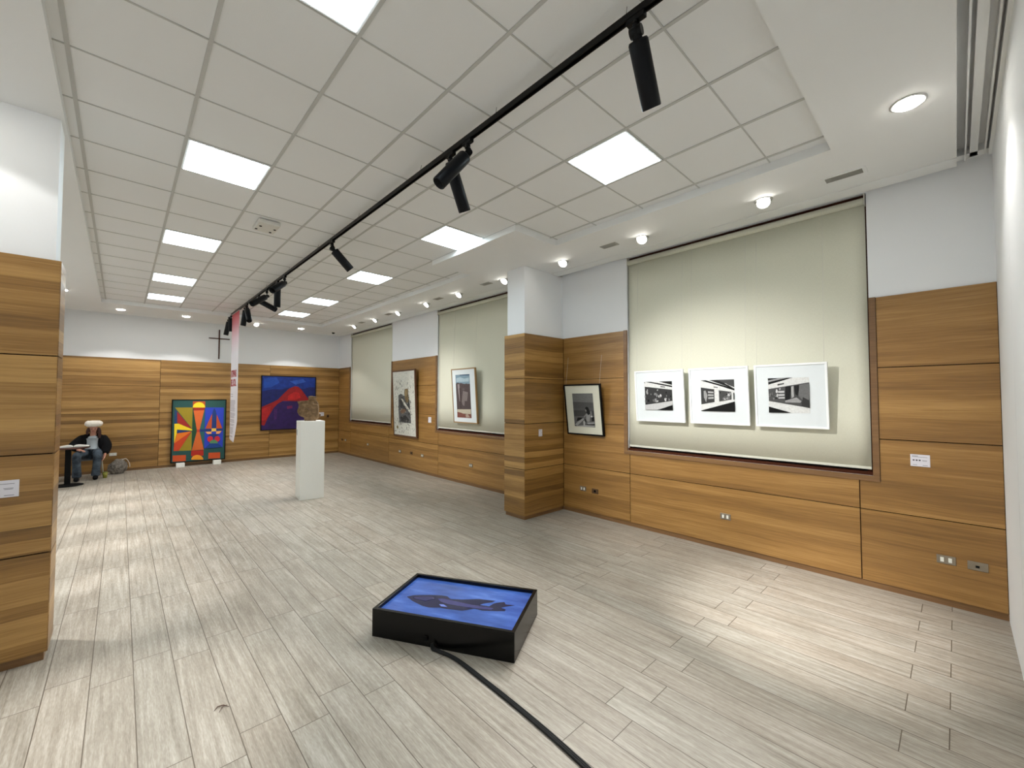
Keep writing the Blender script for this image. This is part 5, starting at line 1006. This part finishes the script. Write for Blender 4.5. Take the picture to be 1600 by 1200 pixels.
# flat cable bundle running from the box towards the camera
bm = bmesh.new()
pts = [(1.908, -0.890, 0.045), (1.904, -0.905, 0.020), (1.925, -0.95, 0.012), (1.962, -1.10, 0.010), (1.966, -1.40, 0.010), (1.960, -1.80, 0.010), (1.938, -2.15, 0.010), (1.90, -2.50, 0.010), (1.84, -2.95, 0.010), (1.80, -3.30, 0.010)]
def smooth(pts, k_=6):
    out = []
    P = [Vector(p) for p in pts]
    for i in range(len(P)-1):
        p0 = P[max(i-1, 0)]; p1 = P[i]; p2 = P[i+1]; p3 = P[min(i+2, len(P)-1)]
        for j in range(k_):
            t_ = j/k_
            out.append(0.5*((2*p1)+(p2-p0)*t_+(2*p0-5*p1+4*p2-p3)*t_*t_+(3*p1-p0-3*p2+p3)*t_**3))
    out.append(P[-1]); return out
sp = smooth(pts)
for s in (-0.010, 0.0, 0.010):
    tube(bm, [p+Vector((s*min(1, 0.2+i*0.1), 0, -0.003 if i > 6 else 0)) for i, p in enumerate(sp)], 0.0068, 8)
tag(obj('cable_bundle', bm, flat((26, 27, 28), 0.4, name='black_cable_sheath')), 'black cable bundle running from the light box towards the camera', 'cable')

# dry leaf-like scrap on the floor
bm = bmesh.new()
tube(bm, [(0.695, -0.55, 0.004), (0.715, -0.525, 0.006), (0.742, -0.535, 0.008), (0.765, -0.565, 0.004)], [0.001, 0.003, 0.003, 0.001], 6)
tube(bm, [(0.715, -0.58, 0.004), (0.735, -0.545, 0.007), (0.760, -0.54, 0.004)], [0.001, 0.0025, 0.001], 6)
tag(obj('dry_twig', bm, flat((92, 70, 60), 0.8, name='dry_twig')), 'tiny brown dry twig lying on the floor at lower left', 'twig')
# ================================================================ FAR LEFT CORNER: TABLE, BOOK, CHAIR, PERSON
TC = Vector((-0.47, 8.80))
t = thing('pedestal_table', 'small table with black pedestal beside the seated person', 'table', (TC.x, TC.y, 0))
bm = bmesh.new(); lathe(bm, [(0.30, 0.742), (0.312, 0.748), (0.312, 0.766), (0.30, 0.770)], 48, M4=Matrix.Translation((TC.x, TC.y, 0)))
obj('tabletop', bm, flat((78, 40, 28), 0.45, name='reddish_tabletop'), t)
bm = bmesh.new(); box(bm, TC.x-0.042, TC.x+0.042, TC.y-0.042, TC.y+0.042, 0.018, 0.742)
obj('column', bm, M['matt_black'], t, bevel=0.004)
bm = bmesh.new(); lathe(bm, [(0.235, 0.0), (0.235, 0.010), (0.20, 0.018), (0.06, 0.026)], 40, M4=Matrix.Translation((TC.x, TC.y, 0)))
obj('base_plate', bm, M['matt_black'], t)

t = thing('open_book', 'open white paged book lying on the small table', 'book', (-0.40, 8.76, 0.770), (0, 0, 0.05))
bm = bmesh.new(); box(bm, -0.235, 0.235, -0.145, 0.145, 0.0, 0.006)
obj('cover', bm, M['matt_black'], t, local=True)
for s in (-1, 1):
    bm = bmesh.new(); prof = []
    n = 10
    top = [(s*(0.004+0.222*i/n), 0.012+0.028*math.sin(PI*(i/n)**0.7)*(1-0.45*i/n)) for i in range(n+1)]
    poly = [(s*0.004, 0.006)]+top+[(s*0.226, 0.006)]
    prism(bm, poly, -0.135, 0.135)
    obj('page_block', bm, M['white_lacquer'], t, local=True)

# chair
CX, CY, ca = -0.20, 9.69, 0.05
t = thing('chair', 'simple chair with pale metal legs under the seated person', 'chair', (CX, CY, 0), (0, 0, ca))
bm = bmesh.new(); box(bm, -0.22, 0.22, -0.21, 0.21, 0.395, 0.425)
obj('seat', bm, flat((96, 104, 112), 0.6, name='grey_seat_plastic'), t, local=True, bevel=0.012)
pale = flat((178, 170, 150), 0.4, 0.3, name='pale_metal')
for sx in (-1, 1):
    for sy in (-1, 1):
        bm = bmesh.new()
        tube(bm, [(sx*0.19, sy*0.18, 0.43), (sx*0.225, sy*0.215, 0.0)], 0.011, 10)
        obj('leg', bm, pale, t, local=True)
    bm = bmesh.new(); tube(bm, [(sx*0.19, 0.19, 0.42), (sx*0.19, 0.235, 0.62), (sx*0.185, 0.255, 0.80)], 0.010, 10)
    obj('back_upright', bm, pale, t, local=True)
bm = bmesh.new(); box(bm, -0.20, 0.20, 0.235, 0.255, 0.60, 0.80)
obj('backrest', bm, flat((96, 104, 112), 0.6, name='grey_seat_plastic'), t, local=True, bevel=0.008)

# skinned chains: nodes {name: (xyz, radius)}, edges
def skin(name, nodes, edges, root, mats, parent, sub=2, smooth_=True):
    keys = list(nodes); ix = {k_: i for i, k_ in enumerate(keys)}
    me = bpy.data.meshes.new(name)
    inv = (Matrix.Translation(parent.location) @ parent.rotation_euler.to_matrix().to_4x4()).inverted()
    me.from_pydata([inv @ Vector(nodes[k_][0]) for k_ in keys], [(ix[a], ix[b]) for a, b in edges], [])
    o = bpy.data.objects.new(name, me); COL.objects.link(o); o.parent = parent
    me.materials.append(mats)
    md = o.modifiers.new('skin', 'SKIN'); md.use_smooth_shade = True; md.branch_smoothing = 0.4
    sv = me.skin_vertices[0].data
    for k_ in keys:
        r = nodes[k_][1]
        sv[ix[k_]].radius = r if isinstance(r, tuple) else (r, r)
        sv[ix[k_]].use_root = (k_ == root)
    md = o.modifiers.new('round', 'SUBSURF'); md.levels = sub; md.render_levels = sub
    return o

pt = thing('person', 'seated person in white fur hat, black coat and blue jeans, looking down', 'person', (-0.15, 9.62, 0))
skin_m = flat((196, 142, 122), 0.55, vary=0.04, name='skin')
skin_m.node_tree.nodes['Principled BSDF'].inputs['Subsurface Weight'].default_value = 0.05
N = {}
E_ = []
def chain(*names):
    for a, b in zip(names, names[1:]): E_.append((a, b))
N['pelvis'] = ((-0.17, 9.66, 0.53), 0.12)
N['waist'] = ((-0.16, 9.68, 0.68), 0.11)
N['chest'] = ((-0.155, 9.64, 0.84), 0.095)
N['neckb'] = ((-0.150, 9.60, 0.955), 0.06)
N['neck'] = ((-0.148, 9.565, 1.005), 0.045)
N['jaw'] = ((-0.146, 9.515, 1.045), 0.055)
N['skull'] = ((-0.145, 9.535, 1.115), 0.082)
N['crown'] = ((-0.145, 9.545, 1.165), 0.07)
chain('pelvis', 'waist', 'chest', 'neckb', 'neck', 'jaw', 'skull', 'crown')
# arms (right arm of the person is on the left in the photograph)
N['rs'] = ((-0.31, 9.66, 0.87), 0.040); N['re'] = ((-0.455, 9.50, 0.70), 0.042); N['rw'] = ((-0.36, 9.33, 0.655), 0.027); N['rh'] = ((-0.325, 9.285, 0.650), (0.030, 0.018))
N['ls'] = ((0.0, 9.66, 0.86), 0.040); N['le'] = ((0.085, 9.56, 0.68), 0.042); N['lw'] = ((0.045, 9.43, 0.51), 0.027); N['lh'] = ((0.035, 9.41, 0.465), (0.030, 0.018))
chain('chest', 'rs', 're', 'rw', 'rh'); chain('chest', 'ls', 'le', 'lw', 'lh')
def fingers(h, hp, d, side, nrm):
    d = Vector(d).normalized(); side = Vector(side).normalized(); nrm = Vector(nrm).normalized()
    hp = Vector(hp)
    for i, (o_, L_) in enumerate(((-0.024, 0.060), (-0.008, 0.072), (0.008, 0.068), (0.023, 0.052))):
        a = hp+side*o_+d*0.030
        b = a+d*L_*0.55+nrm*0.010
        c = b+d*L_*0.35+nrm*0.022
        ks = ['%sf%d%d' % (h, i, q) for q in range(3)]
        for k_, p_, r_ in zip(ks, (a, b, c), (0.010, 0.009, 0.0075)): N[k_] = (tuple(p_), r_)
        chain(h, *ks)
    a = hp-side*0.030+d*0.0+nrm*0.008; b = a-side*0.016+d*0.028+nrm*0.012
    N[h+'t0'] = (tuple(a), 0.011); N[h+'t1'] = (tuple(b), 0.0085)
    chain(h, h+'t0', h+'t1')
fingers('rh', N['rh'][0], (0.75, -0.6, -0.1), (0.5, 0.7, 0), (0, 0, -1))
fingers('lh', N['lh'][0], (-0.1, -0.25, -1), (0.15, -1, 0.2), (-1, 0, 0))
# legs
N['rhip'] = ((-0.255, 9.60, 0.53), 0.085); N['rk'] = ((-0.375, 9.24, 0.545), 0.060); N['ra'] = ((-0.365, 9.30, 0.10), 0.038); N['rf'] = ((-0.37, 9.20, 0.045), 0.022)
N['lhip'] = ((-0.085, 9.60, 0.53), 0.085); N['lk'] = ((-0.065, 9.28, 0.555), 0.060); N['la'] = ((-0.085, 9.36, 0.10), 0.038); N['lf'] = ((-0.085, 9.27, 0.045), 0.022)
chain('pelvis', 'rhip', 'rk', 'ra', 'rf'); chain('pelvis', 'lhip', 'lk', 'la', 'lf')
body = skin('body', N, E_, 'pelvis', skin_m, pt)
# face: nose, brows, mouth, ears, eyes
bm = bmesh.new()
fc = Vector((-0.146, 9.452, 1.062))
tube(bm, [fc+Vector((0, 0.006, 0.030)), fc+Vector((0, -0.012, 0.006)), fc+Vector((0, -0.018, -0.006)), fc+Vector((0, 0.0, -0.014))], [0.006, 0.010, 0.012, 0.007], 10)
for s in (-1, 1):
    tube(bm, [fc+Vector((s*0.078, 0.075, 0.03)), fc+Vector((s*0.086, 0.070, 0.012)), fc+Vector((s*0.078, 0.068, -0.012))], [0.010, 0.014, 0.008], 10)
obj('nose_and_ears', bm, skin_m, pt)
bm = bmesh.new(); tube(bm, [fc+Vector((-0.022, 0.004, -0.034)), fc+Vector((0, -0.006, -0.035)), fc+Vector((0.022, 0.004, -0.034))], [0.003, 0.006, 0.003], 8)
obj('mouth', bm, flat((150, 70, 66), 0.5, name='lips'), pt)
for s in (-1, 1):
    bm = bmesh.new(); tube(bm, [fc+Vector((s*0.018, 0.004, 0.022)), fc+Vector((s*0.030, 0.004, 0.018)), fc+Vector((s*0.042, 0.012, 0.020))], [0.002, 0.006, 0.002], 8)
    obj('eye', bm, flat((60, 36, 28), 0.5, name='lowered_eyelid'), pt)
# hair
hair_m = flat((58, 26, 18), 0.6, vary=0.35, scale=120, name='reddish_brown_hair')
H = {'a': ((-0.145, 9.565, 1.15), 0.092), 'b': ((-0.145, 9.60, 1.06), 0.088), 'c': ((-0.145, 9.64, 0.95), 0.075),
     'l1': ((-0.070, 9.53, 1.10), 0.030), 'l2': ((-0.050, 9.515, 1.02), 0.034), 'l3': ((-0.045, 9.515, 0.93), 0.026), 'l4': ((-0.05, 9.51, 0.87), 0.014),
     'r1': ((-0.220, 9.53, 1.10), 0.028), 'r2': ((-0.238, 9.515, 1.02), 0.028), 'r3': ((-0.240, 9.52, 0.95), 0.018)}
skin('hair', H, [('a', 'b'), ('b', 'c'), ('a', 'l1'), ('l1', 'l2'), ('l2', 'l3'), ('l3', 'l4'), ('a', 'r1'), ('r1', 'r2'), ('r2', 'r3')], 'a', hair_m, pt)
# fur hat: fat ring with a low crown
fur = flat((240, 232, 220), 0.95, vary=0.06, scale=200, name='white_fur')
bm = bmesh.new()
Tm = Matrix.Translation((-0.145, 9.525, 1.195)) @ Matrix.Rotation(0.05, 4, 'X')
NR, NS = 56, 22
rings = []
for i in range(NR):
    a = 2*PI*i/NR; ring = []
    for j in range(NS):
        b = 2*PI*j/NS
        R = 0.080; r = 0.052
        nz_ = noise.noise(Vector((math.cos(a)*6, math.sin(a)*6, b*2.0)))*0.010+noise.noise(Vector((math.cos(a)*25, math.sin(a)*25, b*6)))*0.006
        rr = r+nz_
        ring.append(bm.verts.new(Tm @ Vector(((R+rr*math.cos(b))*math.cos(a)*1.08, (R+rr*math.cos(b))*math.sin(a)*1.12, rr*1.15*math.sin(b)))))
    rings.append(ring)
for i in range(NR):
    for j in range(NS):
        f = bm.faces.new((rings[i][j], rings[(i+1) % NR][j], rings[(i+1) % NR][(j+1) % NS], rings[i][(j+1) % NS])); f.smooth = True
lathe(bm, [(0.095, 0.0), (0.098, 0.03), (0.075, 0.058), (0.03, 0.068), (0.001, 0.07)], 32, M4=Tm)
obj('fur_hat', bm, fur, pt)
# coat
coat_m = flat((14, 14, 17), 0.85, vary=0.4, scale=60, name='black_coat')
C_ = {'w': ((-0.165, 9.72, 0.56), (0.17, 0.13)), 'm': ((-0.16, 9.72, 0.72), (0.165, 0.12)), 'c': ((-0.155, 9.68, 0.88), (0.18, 0.125)), 'n': ((-0.15, 9.66, 0.965), (0.10, 0.07)),
      'rs': ((-0.315, 9.64, 0.885), 0.098), 're': ((-0.455, 9.52, 0.71), 0.098), 'rw': ((-0.385, 9.36, 0.675), 0.065), 'rx': ((-0.365, 9.335, 0.665), 0.058),
      'ls': ((0.005, 9.64, 0.875), 0.098), 'le': ((0.075, 9.57, 0.69), 0.100), 'lw': ((0.052, 9.465, 0.555), 0.070), 'lx': ((0.048, 9.445, 0.53), 0.064)}
skin('coat', C_, [('w', 'm'), ('m', 'c'), ('c', 'n'), ('c', 'rs'), ('rs', 're'), ('re', 'rw'), ('rw', 'rx'), ('c', 'ls'), ('ls', 'le'), ('le', 'lw'), ('lw', 'lx')], 'c', coat_m, pt)
# coat front panels and collar hanging open
for s, x0 in ((-1, -0.265), (1, -0.045)):
    C2 = {'a': ((x0+s*0.0+0.0, 9.60, 0.955), 0.035), 'b': ((x0+s*0.015, 9.575, 0.86), 0.058), 'c': ((x0+s*0.03, 9.565, 0.74), 0.062), 'd': ((x0+s*0.045, 9.56, 0.63), 0.055)}
    skin('coat_front', C2, [('a', 'b'), ('b', 'c'), ('c', 'd')], 'b', coat_m, pt)
# sweater
S2 = {'a': ((-0.152, 9.60, 0.955), (0.075, 0.05)), 'b': ((-0.155, 9.615, 0.86), (0.115, 0.105)), 'c': ((-0.16, 9.605, 0.75), (0.115, 0.115)), 'd': ((-0.165, 9.60, 0.65), (0.12, 0.115))}
skin('sweater', S2, [('a', 'b'), ('b', 'c'), ('c', 'd')], 'c', flat((176, 184, 190), 0.9, vary=0.1, scale=90, name='pale_grey_knit'), pt)
# jeans
jean = NT('blue_denim')
v, x, y, z = obj_xyz(jean)
f = jean.noise(v, 9, 3, 0.6)
jean.l(jean.ramp(f, [(0.35, srgb((40, 48, 58))), (0.6, srgb((76, 88, 100))), (0.8, srgb((108, 122, 134)))]), jean.b.inputs['Base Color'])
jean.b.inputs['Roughness'].default_value = 0.9
J_ = {'p': ((-0.17, 9.66, 0.55), (0.15, 0.11)),
      'rh': ((-0.255, 9.58, 0.545), 0.098), 'rt': ((-0.325, 9.40, 0.555), 0.090), 'rk': ((-0.378, 9.24, 0.545), 0.078), 'rc': ((-0.372, 9.255, 0.34), 0.070), 'ra': ((-0.365, 9.28, 0.13), 0.078), 'rb': ((-0.365, 9.27, 0.055), 0.085),
      'lh': ((-0.085, 9.58, 0.545), 0.098), 'lt': ((-0.070, 9.42, 0.560), 0.090), 'lk': ((-0.062, 9.27, 0.560), 0.080), 'lc': ((-0.070, 9.30, 0.34), 0.070), 'la': ((-0.082, 9.34, 0.13), 0.078), 'lb': ((-0.083, 9.33, 0.055), 0.085)}
skin('jeans', J_, [('p', 'rh'), ('rh', 'rt'), ('rt', 'rk'), ('rk', 'rc'), ('rc', 'ra'), ('ra', 'rb'), ('p', 'lh'), ('lh', 'lt'), ('lt', 'lk'), ('lk', 'lc'), ('lc', 'la'), ('la', 'lb')], 'p', jean.m, pt)
for nx, ny in ((-0.367, 9.27), (-0.085, 9.33)):
    sh = {'h': ((nx, ny+0.02, 0.048), 0.050), 'm': ((nx, ny-0.06, 0.046), 0.050), 't': ((nx-0.003, ny-0.15, 0.040), 0.040)}
    skin('shoe', sh, [('h', 'm'), ('m', 't')], 'h', M['matt_black'], pt)

# bag and cup beside the person
bm = bmesh.new()
bmesh.ops.create_icosphere(bm, subdivisions=5, radius=1.0)
for q in bm.verts:
    p = q.co.copy()
    up_ = 0.5+0.5*p.z
    sx = 0.175*(1.0-0.12*up_); sy = 0.11*(1.0-0.25*up_)
    n1 = noise.noise(p*2.3)*0.16+noise.noise(p*5.5+Vector((3, 1, 2)))*0.10+abs(noise.noise(p*9))*0.06
    q.co = Vector((p.x*sx*(1+n1), p.y*sy*(1+n1), max(0.002, 0.158+p.z*0.175*(1+n1*0.8))+0.03*p.x*up_))
for f in bm.faces: f.smooth = True
t = thing('crumpled_bag', 'crumpled grey bag on the floor by the back wall', 'bag', (0.26, 9.92, 0), (0, 0, 0.2))
k = NT('grey_crumpled_plastic'); v, x, y, z = obj_xyz(k)
f = k.noise(v, 22, 4, 0.7, 1.0)
k.l(k.ramp(f, [(0.35, srgb((84, 78, 70))), (0.6, srgb((132, 124, 114))), (0.78, srgb((190, 184, 174)))]), k.b.inputs['Base Color'])
k.b.inputs['Roughness'].default_value = 0.4; k.bump(f, 0.02, 0.8)
obj('bag_body', bm, k.m, t, local=True)
bm = bmesh.new(); tube(bm, smooth([(0.06, -0.03, 0.315), (0.13, -0.04, 0.335), (0.19, -0.03, 0.24), (0.205, -0.03, 0.15), (0.20, -0.02, 0.135)]), 0.008, 8)
obj('handle', bm, flat((200, 190, 176), 0.6, name='pale_strap'), t, local=True)
t = thing('drinking_cup', 'olive green cup on the floor between the person and the grey bag', 'cup', (0.080, 9.42, 0))
bm = bmesh.new(); lathe(bm, [(0.034, 0.0), (0.042, 0.12), (0.039, 0.12), (0.032, 0.01)], 28, M4=Matrix.Translation((0.062, 9.42, 0)))
obj('cup_body', bm, flat((132, 130, 44), 0.5, name='olive_green_cup'), t)
bm = bmesh.new(); lathe(bm, [(0.043, 0.118), (0.044, 0.128), (0.038, 0.132), (0.001, 0.132)], 28, M4=Matrix.Translation((0.062, 9.42, 0)))
obj('lid', bm, flat((110, 112, 50), 0.5, name='dull_green_lid'), t)
